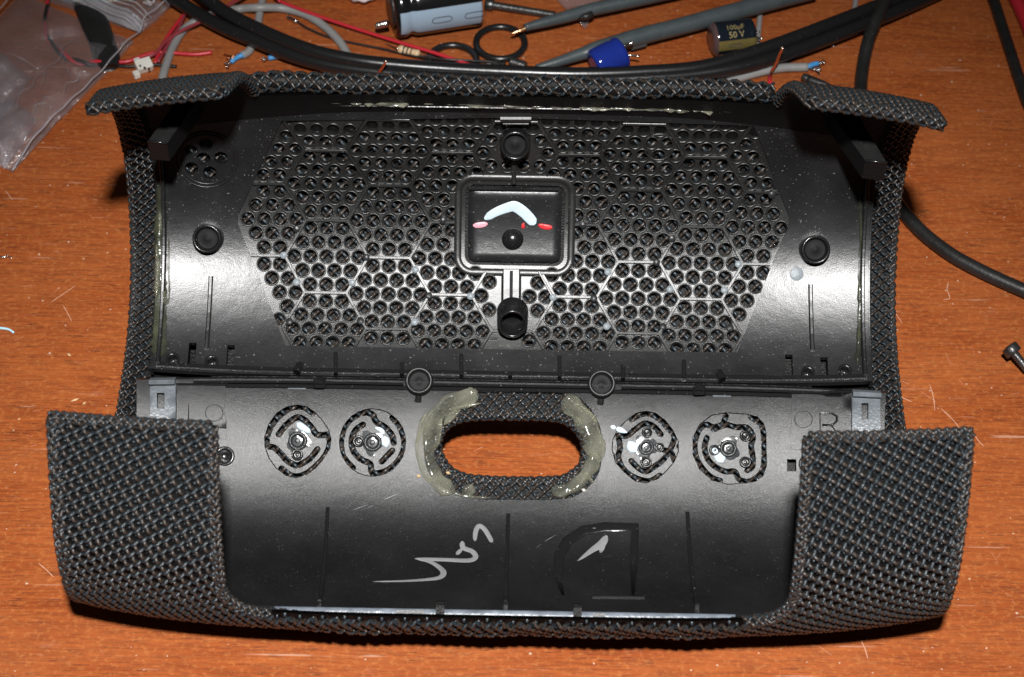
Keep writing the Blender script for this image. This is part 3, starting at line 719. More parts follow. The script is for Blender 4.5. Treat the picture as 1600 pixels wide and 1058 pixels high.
discs=[
 (d1o,400,620,K2,[[(590,170),(510,118),(430,103),(320,140),(200,245),(125,380),(115,505),(190,530),(260,595),(330,670),(420,712),(500,682),(570,635),(640,545)],[(265,745),(330,800),(410,828),(520,800),(640,705),(720,610),(765,500),(755,400),(700,400),(630,390),(570,310),(500,240),(430,215),(350,262),(290,320),(235,390)]],7.0,
   [(435,460,85),(430,605,52)]),
 (d2o,400,620,K2,[[(1010,740),(950,680),(900,600),(885,470),(920,320),(1010,215),(1130,165),(1215,190),(1250,260),(1340,315),(1415,400),(1435,480)],[(1420,215),(1500,320),(1545,470),(1520,600),(1440,710),(1330,780),(1210,790),(1190,700),(1100,655),(1030,590),(1000,520),(1000,430),(1040,345),(1115,290)],[(1310,675),(1370,610),(1420,560)]],7.0,
   [(1215,475,82),(1070,465,52)]),
 (d3o,940,630,K3,[[(270,145),(330,110),(420,92),(510,140),(590,220),(650,300),(620,400),(590,450),(550,505),(480,560),(400,608),(330,580),(265,515)],[(530,280),(470,212),(390,182),(300,235),(230,290),(150,290)],[(150,290),(165,400),(150,480),(190,580),(270,650),(380,690),(450,688),(520,645)],[(560,420),(620,440),(650,510)]],6.6,
   [(398,395,58),(405,262,40),(518,395,36),(398,528,44)]),
 (d4o,940,630,K3,[[(1060,692),(980,660),(900,580),(845,480),(832,360),(870,240),(930,190),(1000,215),(1080,190),(1110,115)],[(1000,235),(1110,195),(1200,215),(1300,220),(1352,300),(1335,380),(1350,480),(1345,570),(1300,600)],[(940,310),(920,400),(950,500),(1020,570),(1110,610),(1190,610),(1230,680),(1320,697),(1410,640),(1450,540),(1450,300),(1420,190),(1330,122)]],6.6,
   [(1130,405,66),(1285,292,44),(1283,528,44),(1010,420,42)])]
pout=[(-8.12,0.),(8.12,0.),(8.12,L.L-2.6),(6.6,L.L-1.1),(5.6,L.L),(-5.6,L.L),(-6.6,L.L-1.1),(-8.12,L.L-2.6)]
ph2=[boxhole(1237,727,.20,.27,L),boxhole(1263,725,.09,.22,L)]
screwholes=[(351,713),(1262,725)]
sheet('control_panel',L,pout,[list(map(tuple,hole_us))]+[L.pl(d[0]) for d in discs]+[ph2[0]]+[circ(L.us(351,713),.15)],[],0.,.15,M['panel'],SP,.3)
V,F=grid(L,-6.6,6.6,.05,3.6,-.42,40,24,lambda u,v: not inpoly(offs(hole_us,.02),np.array([u]),np.array([v]))[0]); mesh('cloth_backing',V,F,M['core'],SP)
for d,ox,oy,kk,slots,wpx,bosses in discs:
    o_us=L.pl(d); cxy=np.mean(o_us,0); g=[tuple(p) for p in offs(o_us,.022)]
    bt=sheet('button_disc',L,g,[],[(L.pl(crom(zc(s_,ox,oy,kk),4)),wpx/50.) for s_ in slots],-.015,.12,M['panel'],SP,.2)
    for i,(x,y,r) in enumerate(bosses):
        rr=r/kk/70.; c_=L.us(ox+x/kk,oy+y/kk)
        lathe('button_boss',L,c_,[(rr*1.2,-.03),(rr*1.12,.04),(rr,.055),(rr*.82,.055),(rr*.74,.02),(rr*.4,-.002),(rr*.3,.02),(rr*.12,.02)],M['gloss'] if i else M['pind'],bt,24)
    cx_,cy_,r_=bosses[0]; cc=np.array(L.us(ox+cx_/kk,oy+cy_/kk)); wob=[(cc[0]+(.25+.05*math.sin(3*a_+cx_)+.03*math.sin(5*a_))*math.cos(a_),cc[1]+(.25+.05*math.sin(3*a_+cx_)+.03*math.sin(5*a_))*math.sin(a_)) for a_ in np.linspace(0,2*math.pi,22,endpoint=False)]
    sheet('melted_patch',L,wob,[],[],-.010,.01,M['puddle'],bt,.1,hf=lambda u,s,c=cc:.03*np.clip(1-np.hypot(u-c[0],s-c[1])/.26,0,1)+.008*np.sin(u*31)*np.sin(s*27))
    a=np.array(o_us)
    mk=lambda u,v,A=a: inpoly(A,u,v)
    weave('grille_mesh',lambda u,v,h:L.P(u,v,h-.20),a[:,0].min()-.1,a[:,0].max()+.1,a[:,1].min()-.1,a[:,1].max()+.1,None,SP,pitch=.2,rad=.044,amp=.04,sub=5)
def dab(pts,W,h0=-.012,hg=.03): bead('paint_dab',L,L.pl(pts),W,hg,M['paint'],SP,h0=h0,flat=.45,n=6)
dab([(464,661),(470,666),(478,671),(485,676)],[.1,.16,.14,.1],.0,.05)
dab([(586,668),(595,672),(600,678)],[.06,.1,.1]); dab([(600,682),(602,690),(604,698)],[.14,.2,.12])
dab([(954,666),(962,669)],[.08,.12],.0,.012); dab([(962,669),(970,672),(980,676)],[.1,.12,.05],-.012,.02); dab([(982,690),(988,698),(994,705)],[.12,.24,.16])
dab([(1113,700),(1118,706),(1126,716),(1130,722)],[.1,.15,.22,.12])
# the cloth ring and hot glue round the handle opening
open_px=[(682,700),(687,675),(705,658),(735,650),(800,649),(865,651),(893,660),(911,680),(917,703),(911,727),(892,743),(868,750),(800,751),(740,748),(710,740),(692,724)]
open_us=crom(L.pl(open_px),5,True)
ring_in=np.array(open_us)
def rmask(u,v): return inpoly(offs(hole_us,-.05),u,v)&~inpoly(ring_in,u,v)
hu=np.array(hole_us)
weave('handle_cloth',lambda u,v,h:L.P(u,v,h-.06),hu[:,0].min()-.1,hu[:,0].max()+.1,hu[:,1].min()-.1,hu[:,1].max()+.1,rmask,SP,pitch=.2,rad=.031,amp=.042,sub=7,dots=.04)
sheet('handle_lining',L,[tuple(p) for p in offs(hole_us,-.06)],[list(map(tuple,open_us))],[],-.12,.5,M['core'],SP,.3)
pth=[L.P(p[0],p[1],-.14) for p in list(open_us)+[open_us[0]]]
hem('handle_cloth_edge',pth,.09,SP,.17,.036,.02)
def glob(pts,W,hg,mat='glue',h0=-.02): bead('glue_bead',L,L.pl(pts),W,hg*1.1,M[mat],SP,h0=h0,jit=.07,flat=.75,n=12,k=6)
glob([(747,622),(735,620),(718,624),(702,632),(688,643),(676,657),(668,675),(664,695),(665,715),(672,735),(684,752),(698,763),(712,769)],[.28,.44,.36,.46,.36,.42,.36,.46,.40,.44,.36,.40,.16],.085)
glob([(720,640),(704,652),(694,664)],[.10,.2,.08],.10)
glob([(690,655),(684,680),(682,700)],[.08,.16,.08],.085)
glob([(722,768),(733,765),(738,757)],[.2,.3,.14],.10)
glob([(878,626),(890,632),(905,645),(916,662),(924,680),(930,700),(938,722)],[.34,.48,.40,.50,.40,.50,.16],.09)
glob([(900,650),(908,664)],[.1,.2],.10)
glob([(929,708),(926,725),(915,742),(902,756),(888,764),(872,766),(868,758)],[.2,.34,.26,.32,.26,.32,.14],.11)
for pts,w_ in (([(668,640),(655,668),(652,700)],[.05,.09,.04]),([(700,640),(730,634),(752,630)],[.05,.12,.03]),([(896,628),(925,650),(942,690)],[.04,.1,.05]),([(690,764),(730,776),(770,778)],[.04,.1,.03]),([(915,738),(925,752),(934,760)],[.04,.09,.03])):
    bead('glue_smear',L,L.pl(pts),w_,.05,M['glue'],SP,h0=-.01,jit=.5)
for p in ((912,765),(700,738),(654,743)): bead('glue_crumb',L,L.pl([(p[0]-3,p[1]),(p[0]+3,p[1]+2)]),[.07,.08],.06,M['white'] if p[0]>900 else M['chip'],SP)
# raised edge and ledge fittings along the joint of the two shells
rib('ledge_lip',L,(-6.9,.05),(-2.35,.05),.06,.10,M['gloss'],SP,h0=0,seg=12); rib('ledge_lip',L,(-1.75,.05),(1.75,.05),.06,.10,M['gloss'],SP,seg=12); rib('ledge_lip',L,(2.4,.05),(6.9,.05),.06,.10,M['gloss'],SP,seg=12)
rib('ledge_step',L,(-7.0,.16),(7.0,.16),.10,.03,M['gloss'],SP,seg=16)
rib('joint_wall',U,(-8.0,U.L-.12),(8.0,U.L-.12),.09,.07,M['gloss'],SP,seg=16)
for px,a,b in ((525,554,590),(628,570,601),(721,557,603),(797,585,604),(874,560,606),(973,574,606),(1068,566,596)):
    rib('ledge_rib',U,U.us(px,a),U.us(px,b-2),.09,.16,M['gloss'],SP,seg=2)
for px,py in ((500,593),(1092,604)):
    rib('ledge_clip',L,L.us(px,py-10),L.us(px,py+10),.27,.20,M['gloss'],SP,seg=1,ch=.15); rib('ledge_clip',L,L.us(px-6,py-14),L.us(px+6,py-14),.10,.26,M['gloss'],SP,seg=1)
for px,py,sg in ((464,588,-1),(1128,600,1)):
    rib('ledge_gusset',U,U.us(px+sg*-6,py-20),U.us(px,py+2),.15,.1,M['gloss'],SP,seg=1,h2=.24); rib('ledge_foot',L,L.us(px-14,py+18),L.us(px+14,py+18),.10,.02,M['tape'],SP,seg=1)
# square end plates with moulded letters
def endplate(pts,sg):
    q=L.pl(pts); return sheet('end_plate',L,q,[],[],.035,.05,M['panel'],SP,.3)
epL=endplate([(256,597),(352,600),(353,612),(350,640),(354,655),(354,686),(256,684)],-1)
epR=endplate([(1237,615),(1334,612),(1334,702),(1236,702),(1234,680),(1237,655)],1)
rib('plate_edge',L,L.us(275,599),L.us(356,600),.05,.075,M['gloss'],SP,seg=2); rib('plate_edge',L,L.us(1233,613),L.us(1334,611),.05,.075,M['gloss'],SP,seg=2)
bead('moulded_letter',L,L.pl([(295,630),(295,672),(318,672)]),.05,.025,M['gloss'],SP,h0=.035,cr_=False,flat=.3,n=4,label='moulded letter L on the left end plate')
for nm,pts in (('moulded_letter',[(1281,675),(1281,645),(1298,645),(1307,650),(1307,658),(1300,664),(1284,664),(1298,664),(1309,678)]),):
    bead(nm,L,L.pl(pts),.055,.025,M['gloss'],SP,h0=.035,cr_=False,flat=.3,n=4,label='moulded letter R on the right end plate')
for p in ((335,645),(1255,655)): bead('mould_ring',L,circ(L.us(*p),.19,20),.02,.012,M['panel'],SP,h0=.036,closed=True,cr_=False,n=3)
def bracket(px0,py0,px1,py1,slot):
    q=L.pl([(px0,py0),(px1,py0),(px1,py1),(px0,py1)],.18); s_=L.pl(slot,.18)
    o=sheet('end_bracket',L,q,[s_],[],.18,.16,M['tape'],SP,.25)
    rib('bracket_lip',L,((q[0][0]),q[0][1]),((q[1][0]),q[1][1]),.12,.2,M['tape'],o,h0=.1,seg=1)
    return o
bracket(1332,606,1376,690,[(1346,630),(1357,630),(1357,655),(1346,655)])
bracket(234,592,274,680,[(245,614),(257,614),(257,638),(245,638)])
# screw sockets by the ears
lathe('screw_socket',L,L.us(351,713),[(.22,-.02),(.215,.05),(.19,.06),(.14,.05),(.12,-.08),(.03,-.1)],M['gloss'],SP,26)
lathe('screw_socket',L,L.us(1262,725),[(.20,-.02),(.195,.02),(.17,.03),(.12,.02),(.10,-.02),(.03,-.03)],M['panel'],SP,26)
# long vertical ribs and their feet
for a,b,c in (((512,793),(499,948),(494,915)),((794,803),(790,950),None),((1074,800),(1089,953),None)):
    rib('long_rib',L,L.us(*a),L.us(*b),.085,.03,M['gloss'],SP,seg=10,h2=.16)
# large moulded letter D, seen mirrored
Dp=[(880,930),(872,900),(874,868),(887,845),(912,829),(945,824),(992,824),(991,860),(989,930)]
bead('moulded_letter',L,L.pl(Dp),[.22,.22,.24,.25,.25,.25,.26,.24,.24],.03,M['gloss'],SP,flat=.2,n=6,cr_=False,label='large moulded letter D, mirrored')
rib('moulded_letter',L,L.us(926,934),L.us(1007,935),.04,.04,M['gloss'],SP,seg=2)
# silver marker strokes
def ink(pts,W): bead('marker_stroke',L,L.pl(pts),[w_/78. for w_ in W],.006,M['silver'],SP,h0=.004,flat=.3,n=4,k=6)
ink([(742,846),(743,832),(748,822),(756,826),(764,838),(769,848)],[6,8,8,8,8,7])
ink([(722,846),(724,856),(738,862),(743,871),(732,876),(700,875),(668,874),(648,873)],[8,9,9,9,9,8,7,4])
ink([(713,867),(722,857)],[8,6])
ink([(650,873),(672,878),(688,888),(693,896),(686,903),(664,906),(630,908),(582,909)],[5,7,9,10,9,7,5,2])
ink([(948,837),(940,850),(925,860),(902,877)],[9,14,10,3]); ink([(945,842),(938,864)],[9,9])
for a,b,w_ in (((572,795),(625,770),.02),((838,856),(868,836),.012),((548,798),(600,782),.012)): bead('surface_scratch',L,L.pl([a,((a[0]+b[0])/2,(a[1]+b[1])/2-1),b]),[.005,w_,.005],.002,M['silver'],SP,h0=.001,n=3)
# front rim: clear strip, small upright clips
yS=-8.95; zs=solve_z(971,yS); sn,cn=math.sin(math.radians(55)),math.cos(math.radians(55))
Vs=[];Fs=[]; cs=np.linspace(-4.75,4.65,60)
for i,u in enumerate(cs):
    t=.012*math.sin(i*1.3)+.008*math.sin(i*.37)
    for w_,o_ in ((-.03,-.1),(0,0),(.1,.012+t),(.19,.0),(.22,-.03),(.22,-.15)): Vs.append((u,yS+w_*sn-o_*cn,zs+w_*cn+o_*sn))
for i in range(len(cs)-1):
    for j in range(5): Fs.append((i*6+j,i*6+6+j,i*6+7+j,i*6+j+1))
mesh('clear_rim_strip',np.array(Vs),Fs,M['strip'],SP)
# dark lip under the strip
rib('rim_lip',L,(-5.3,L.L),(5.3,L.L),.08,.06,M['gloss'],SP,seg=12)
for px in (688,902):
    a_,_=unroll(px,955); u=a_*depth(-8.8,zs)/FPX
    sec=[(-.06,-.1),(-.04,.05),(.0,.09),(.3,.10),(.36,.06),(.40,.0),(.40,-.2)]
    n_=len(sec); VV=[(u+sx*.085,yS+w_*sn-o_*cn,zs+w_*cn+o_*sn) for sx in (-1,1) for w_,o_ in sec]
    mesh('rim_clip',VV,[tuple(range(n_)),tuple(range(2*n_-1,n_-1,-1))]+[(i,i+n_,(i+1)%n_+n_,(i+1)%n_) for i in range(n_)],M['core'],SP,smooth=False)
for u0_,u1_ in ((-2.27,-1.68),(1.75,2.0)):
    mesh('strip_patch',[(u_,yS+w_*sn-.03*cn,zs+w_*cn+.03*sn) for u_ in (u0_,u1_) for w_ in (.01,.19)],[(0,2,3,1)],M['panel'],SP,smooth=False)
# support arms reaching forward under the rear ears
def arm(top,z0,z1,dz,sg):
    q=[T(*top[0],z0),T(*top[1],z0),T(*top[2],z1),T(*top[3],z1)]
    for i_,j_ in ((0,3),(1,2)):      # run back to the rear wall it is moulded on
        d_=q[i_]-q[j_]; q[i_]=q[j_]+d_*((1.75-q[j_][1])/d_[1])
    Vv=[]
    for p in q: Vv.append(p)
    for p in q: Vv.append(p-np.array([0,0,dz]))
    o=mesh('support_arm',Vv,[(0,1,2,3),(7,6,5,4),(0,4,5,1),(1,5,6,2),(2,6,7,3),(3,7,4,0)],M['core'],SP,smooth=False)
    mesh('arm_lit_top',[p+np.array([0,0,.015]) for p in q],[(0,1,2,3)],M['rub'],o,smooth=False); e=(q[3]+q[2])/2; tube('arm_edge',[q[3]+[0,0,.02],e+[0,0,.025],q[2]+[0,0,.02]],.03,M['gloss'],o,6,curve=False); return o  # lit top painted a lighter black than the shaded body
arm([(262,178),(294,178),(261,225),(231,222)],6.2,6.3,.5,-1)
arm([(1312,196),(1352,200),(1386,256),(1352,252)],6.1,6.2,.5,1)
# ================================================================== things lying on the desk
def k_(px,py,z=0.): p=T(px,py,z); return FPX/depth(p[1],p[2])
def cable(name,pts,r,mat,label,cat,group=None,n=12,sub=8,parent=None,zz=None):
    P=[T(p[0],p[1],(p[2] if len(p)>2 else r)) for p in pts]
    out=lambda p:p[1]<-3 or p[0]>1603 or p[0]<-3
    if out(pts[0]): d_=P[0]-P[1]; d_[2]=0; d_/=np.linalg.norm(d_); z_=P[0][2]; P=[P[0]+d_*9+np.array([1.2,0,r-z_]),P[0]+d_*4+np.array([.2,0,r-z_])]+P
    if out(pts[-1]): d_=P[-1]-P[-2]; d_[2]=0; d_/=np.linalg.norm(d_); z_=P[-1][2]; P=P+[P[-1]+d_*4+np.array([.2,0,r-z_]),P[-1]+d_*9+np.array([1.2,0,r-z_])]
    o=tube(name,P,r,mat,parent,n,sub=sub)
    return tag(o,label,cat,group) if parent is None else o
# --- the pair of thick black leads along the back
cable('black_cable',[(285,-30,.6),(310,-12,.6),(350,18,.6),(400,44,.6),(450,66,.62),(500,83,.62),(560,95,.6),(620,102,.55),(700,108,.5),(800,113,.5),(900,116,.5),(1000,113,.5),(1100,104,.5),(1200,74,.6),(1300,37,.6),(1400,-2,.55),(1460,-25,.5)],.19,M['rubs'],'upper of two thick black cables running side by side behind the housing','cable','thick black cables behind the housing')
cable('black_cable',[(235,-30,.45),(258,-12,.45),(310,22,.4),(360,48,.4),(400,64,.4),(460,88,.4),(520,103,.4),(600,114,.4),(700,122,.4),(800,126,.4),(900,127,.4),(1000,123,.4),(1080,117,.4),(1160,104,.45),(1240,80,.45),(1320,50,.45),(1400,18,.4),(1460,-8,.3),(1500,-25,.2)],.19,M['rubs'],'lower of two thick black cables running side by side behind the housing','cable','thick black cables behind the housing')
# --- grey cables with stripped ends
def strands(px,py,dx,dy,parent,n=7,z=.12,L_=9,mat='solder'):
    V=[];F=[];b=0
    for i in range(n):
        a=(i-(n-1)/2)/n; P=[T(px,py,z),T(px+dx*.5+a*3,py+dy*.5+a*2,z+.03*(i%3)),T(px+dx+dy*a*.9+random.uniform(-2,2),py+dy-dx*a*.9+random.uniform(-2,2),max(.03,z+random.uniform(-.1,.12)))]
        v,f=tubeVF(crom(P,3),.018,5,b); V.append(v);F+=f;b+=len(v)
    return mesh('wire_strands',np.vstack(V),F,M[mat],parent)
def grey(pts,r,label,ends=()):
    t=thing('grey_cable',T(*pts[0][:2],0),label,'cable','grey cables with stripped ends')
    cable('sheath',pts,r,M['grey'],None,None,parent=t)
    for e in ends:
        inn=cable('inner_wire',e['p'],e.get('r',.062),e['m'],None,None,parent=t,n=8,sub=4) if e.get('p') else None
        if e.get('s'): strands(*e['s'],t,mat=e.get('sm','solder'))
    return t
grey([(250,150,.1),(254,122,.1),(262,95,.1),(273,68,.1),(290,44,.12),(314,30,.2),(345,19,.25),(375,14,.15),(405,12,.28),(440,13,.15),(475,22,.12),(505,40,.12),(528,62,.12),(543,85,.1),(556,110,.1),(575,135,.1)],.115,'long grey cable arching over the desk under the thick black cables')
grey([(418,-25,.1),(410,0,.1),(405,25,.1),(402,48,.1),(396,66,.1),(389,80,.1),(378,87,.12)],.11,'grey cable from the top edge ending in a blue stripped wire',
  [dict(p=[(380,86,.14),(370,90,.12),(361,97,.1)],m=M['blue'],r=.07),dict(s=(361,97,-8,5)),dict(s=(376,85,-22,7),sm='copper')])
grey([(446,85,.15),(462,88,.15),(480,94,.12),(505,106,.12),(535,119,.12),(565,131,.12)],.115,'grey cable whose blue inner wire points left, lying before the black cables',
  [dict(p=[(446,87,.16),(432,88,.14),(420,91,.1)],m=M['blue'],r=.075),dict(s=(420,91,-10,1)),dict(s=(446,86,-4,-10),sm='copper')])
grey([(1110,142,.12),(1135,130,.12),(1165,119,.12),(1195,111,.14),(1225,106,.14),(1262,105,.12)],.12,'grey cable whose blue stripped end points right, above the right ear',
  [dict(p=[(1262,104,.14),(1270,101,.14),(1278,99,.12)],m=M['blue'],r=.07),dict(s=(1278,99,10,-3)),dict(s=(1264,107,18,2)),])
grey([(1189,5,.1),(1187,30,.1),(1184,60,.1),(1181,90,.1)],.075,'short straight grey cable passing behind the gold striped capacitor')
grey([(1338,-25,.08),(1337,0,.08),(1333,28,.08)],.075,'thin grey cable end at the top edge beside the black cables')
# copper strands standing up from hidden wires
for pts,lab in (([(583,128,.1),(590,116,.5),(598,104,.9),(603,95,1.2)],'twisted bare copper strands rising in front of the black cables'),([(1205,112,.3),(1213,98,.7),(1218,85,1.),(1223,74,1.3)],'twisted tinned copper strands above the right grey cable')):
    P=crom([T(*p) for p in pts],6); t=thing('copper_strands',T(pts[0][0],pts[0][1],0),lab,'wire')
    for q in range(3):
        ph=q*2.1; Q=P+np.array([[.022*math.cos(i*.55+ph),.022*math.sin(i*.55+ph),0] for i in range(len(P))]); tube('strand',Q,.022,M['copper'],t,6,curve=False)
    tube('tinned_tip',[P[-3],P[-2],P[-1]],[.035,.042,.03],M['solder'],t,6,curve=False)
cable('ferrule',[(447,73,.35),(447,84,.2)],.06,M['steel'],'tiny silver ferrule at the stripped end of the left grey cable','ferrule',sub=2)
cable('red_wire_end',[(1203,119,.1),(1203,135,.1)],.055,M['red'],'short red wire end below the right grey cable','wire',sub=2)
cable('red_wire_end',[(1352,40,.1),(1343,47,.12),(1330,54,.1)],.06,M['red'],'bit of red wire showing under the black cables at right','wire',sub=3)
# thin wires
cable('red_wire',[(425,-8,.3),(440,3,.3),(500,26,.25),(560,46,.2),(620,65,.2),(680,83,.25),(730,100,.25),(790,120,.2)],.048,M['red'],'long thin red wire running diagonally to the nuts','wire',n=8)
t=thing('black_wire',T(455,28),'thin black wire with a crimped silver end, below the thin red wire','wire')
cable('insulation',[(420,-10,.05),(440,8,.05),(452,22,.05)],.03,M['rub'],None,None,parent=t,n=7); cable('insulation',[(462,32,.08),(480,44,.06),(510,57,.05),(545,66,.05),(600,77,.08),(650,88,.15),(700,93,.3),(760,96,.2),(790,100,.1)],.033,M['rub'],None,None,parent=t,n=8)
cable('crimp',[(449,27,.1),(456,30,.1),(464,34,.1)],[.055,.05,.06],M['steel'],None,None,parent=t,n=10,sub=3)
# twisted pair going into the bag, and its loose ends
def red(name,pts,r,mat,label,group='thin red and black wires at left'): return cable(name,pts,r,M[mat],label,'wire',group,n=8)
tw=crom([T(*p,.12) for p in ((78,-20),(74,10),(70,38),(76,62),(98,85),(122,97),(150,99),(178,96))],10)
for i,(mt,lab) in enumerate((('red','red wire of the twisted pair seen through the bag'),('rub','black wire of the twisted pair seen through the bag'))):
    Q=tw+np.array([[0,.055*math.cos(j*.33+i*math.pi),.055*math.sin(j*.33+i*math.pi)] for j in range(len(tw))])
    tag(tube('insulated_wire',Q,.05,M[mt],None,8,curve=False),lab,'wire','thin red and black wires at left')
red('insulated_wire',[(178,97,.1),(200,96,.1),(222,88,.12),(245,82,.12),(275,83,.1),(305,85,.08),(331,82,.08)],.055,'red','bright red wire with a free end, left of the blue stripped wire')
red('insulated_wire',[(175,101,.08),(200,104,.08),(240,101,.08),(276,104,.07)],.045,'rub','black wire with a free end behind the white connector')
red('insulated_wire',[(215,94,.14),(242,84,.2),(262,62,.24),(290,45,.28),(322,30,.3),(350,14,.4),(385,-8,.4)],.048,'dkred','dull red wire rising diagonally behind the thick black cables')
red('insulated_wire',[(242,99,.1),(252,75,.12),(268,48,.12),(286,24,.1),(290,5,.1)],.055,'red','red wire rising steeply beside the long grey cable')
red('insulated_wire',[(247,97,.2),(262,70,.2),(280,42,.2),(292,15,.2)],.045,'dkred','dull red wire twisted round the steep red wire')
# white connector
t=thing('white_connector',T(225,112),'small white plastic plug lying at the end of thin wires, left of the grey cable','connector')
def boxmesh(name,c,sx,sy,sz,rz,mat,parent=None,z0=0,tilt=0,bev=.02,**k):
    bm=bmesh.new(); bmesh.ops.create_cube(bm,size=1); bmesh.ops.scale(bm,vec=(sx,sy,sz),verts=bm.verts)
    if bev: bmesh.ops.bevel(bm,geom=bm.edges[:],offset=bev,segments=2,affect='EDGES')
    R=Matrix.Rotation(rz,3,'Z')@Matrix.Rotation(tilt,3,'X'); V=[np.array(R@v.co)+np.array([c[0],c[1],z0+sz/2]) for v in bm.verts]; F=[[v.index for v in f.verts] for f in bm.faces]; bm.free()
    return mesh(name,V,F,mat,parent,smooth=False,**k)
c=T(226,110); boxmesh('plug_body',c,.42,.32,.24,.5,M['white'],t,.05,.3); boxmesh('plug_latch',T(216,104),.16,.2,.14,.5,M['white'],t,.1); boxmesh('plug_foot',T(214,121),.16,.2,.16,.5,M['white'],t,.02)
for q in ((219,103),(226,106),(233,108)): boxmesh('plug_slot',T(q[0],q[1],.28),.05,.05,.03,.5,M['core'],t,.27,bev=0)
# --- big black capacitor with pale blue band
def cyl(name,a,b,prof,mats,parent,n=40,mi=None,roll=0.):
    """solid turned about the segment a-b; prof [(t cm, r cm)]; mi(i, ang)->material slot"""
    a,b=np.array(a,float),np.array(b,float); L_=np.linalg.norm(b-a); d=(b-a)/L_; s=np.cross(d,(0,0,1.)); s/=np.linalg.norm(s); q=np.cross(s,d)
    V=[];F=[];I=[]
    for t_,r in prof:
        for j in range(n):
            an=2*math.pi*j/n+roll; V.append(a+d*t_+s*r*math.cos(an)+q*r*math.sin(an))
    for i in range(len(prof)-1):
        for j in range(n):
            F.append((i*n+j,i*n+(j+1)%n,(i+1)*n+(j+1)%n,(i+1)*n+j)); I.append(mi(i,(j+.5)/n*360) if mi else 0)
    F.append(tuple(range(n-1,-1,-1))); I.append(mi(0,-1) if mi else 0); F.append(tuple((len(prof)-1)*n+j for j in range(n))); I.append(mi(len(prof)-1,-1) if mi else 0)
    return mesh(name,np.array(V),F,None,parent,mats=mats,midx=I),(a,d,s,q)
def onCyl(fr,r,pts,w,mat,parent,name='printed_outline'):
    """print lines on the skin; pts [(t cm, angle deg)]"""
    a,d,s,q=fr; P=[a+d*t+(s*math.cos(math.radians(an))+q*math.sin(math.radians(an)))*r for t,an in pts]
    v,f=tubeVF(np.array(P),w,5); return mesh(name,v,f,M[mat],parent)
R1=.86
t=thing('large_capacitor',T(675,50),'large black capacitor with pale blue band and rounded outlines, at the top edge','capacitor')
A=T(611,11,R1); B=T(744,-9,R1); d_=(B-A)/np.linalg.norm(B-A); L1=np.linalg.norm(B-A)
pr=[(0,R1*.62),(0,R1*.80),(.03,R1*.93),(.1,R1*.99),(.22,R1),(.32,R1*.985),(.40,R1*.93),(.46,R1*.93),(.54,R1*.985),(.66,R1),(L1-.08,R1),(L1-.02,R1*.97),(L1,R1*.9)]
band=lambda i,an: 1 if (3<=i<=10 and (an<24 or an>337)) else 0
o,fr=cyl('capacitor_sleeve',A,B,pr,[M['capbk'],M['capbl']],t,72,band)
cyl('rubber_seal',A-d_*.05,A+d_*.1,[(0,R1*.55),(.02,R1*.6),(.12,R1*.6)],[M['dksteel']],t,36)
def rr(t0,t1,a0,a1,k=6):
    out=[];r=(a1-a0)/2; rt=.11
    for i in range(k+1): out.append((t1+rt*math.sin(math.pi*i/k),a0+r-r*math.cos(math.pi*i/k)))
    for i in range(k+1): out.append((t0-rt*math.sin(math.pi*i/k),a1-r+r*math.cos(math.pi*i/k)))
    return out+[out[0]]
for (x0,x1) in ((1.05,1.38),(1.95,2.3)):
    if x1<L1: onCyl(fr,R1+.002,rr(x0,x1,-5,7),.011,'ink',t)
# resistor
t=thing('resistor',T(638,80),'small banded resistor lying across the thin black wire','resistor')
A=T(622,76,.16); B=T(656,85,.16); Lr=np.linalg.norm(B-A)
def mir(i,an): return 1 if i in (4,7) else (2 if i==10 else 0)
cyl('resistor_body',A,B,[(0,.03),(.02,.09),(.07,.115),(.12,.115),(.16,.10),(.20,.10),(.24,.10),(.27,.10),(.31,.10),(.34,.10),(.38,.10),(.42,.10),(Lr-.12,.10),(Lr-.07,.115),(Lr-.02,.09),(Lr,.03)],[M['beige'],M['ink'],M['gold']],t,24,mir)
tube('lead',[A,T(612,72,.1),T(602,68,.04)],.02,M['solder'],t,6,sub=3); tube('lead',[B,T(690,92,.2),T(740,97,.1),T(775,101,.05)],.02,M['steel'],t,6,sub=3)
# screw-like terminal of the capacitor
P=[T(607,36,.62),T(586,41,.50)]; P=[np.array(p) for p in P]; d2=(P[1]-P[0]); l2=np.linalg.norm(d2); 
cyl('terminal_screw',P[0],P[1],[(i*l2/24,(.10 if i%3 else .065)*(1-.5*max(0,i-19)/5)) for i in range(25)],[M['solder']],t,14)
# cotton
bm=bmesh.new(); bmesh.ops.create_icosphere(bm,subdivisions=4,radius=1); c=T(566,-2,0)
for v in bm.verts:
    n_=v.co.normalized(); k=1+.16*math.sin(5*n_.x+2*n_.y)*math.cos(4*n_.z+3*n_.y)+.06*math.sin(17*n_.x)*math.sin(15*n_.y+11*n_.z)+random.uniform(-.02,.02); v.co=Vector((n_.x*.72*k,n_.y*.5*k,n_.z*.28*k))
V=[np.array(v.co)+np.array([c[0],c[1]+.1,.3]) for v in bm.verts];F=[[v.index for v in f.verts] for f in bm.faces]; bm.free()
tag(mesh('cotton_tuft',V,F,M['cotton'],None),'white fluffy tuft beside the large capacitor at the top edge','cotton tuft')
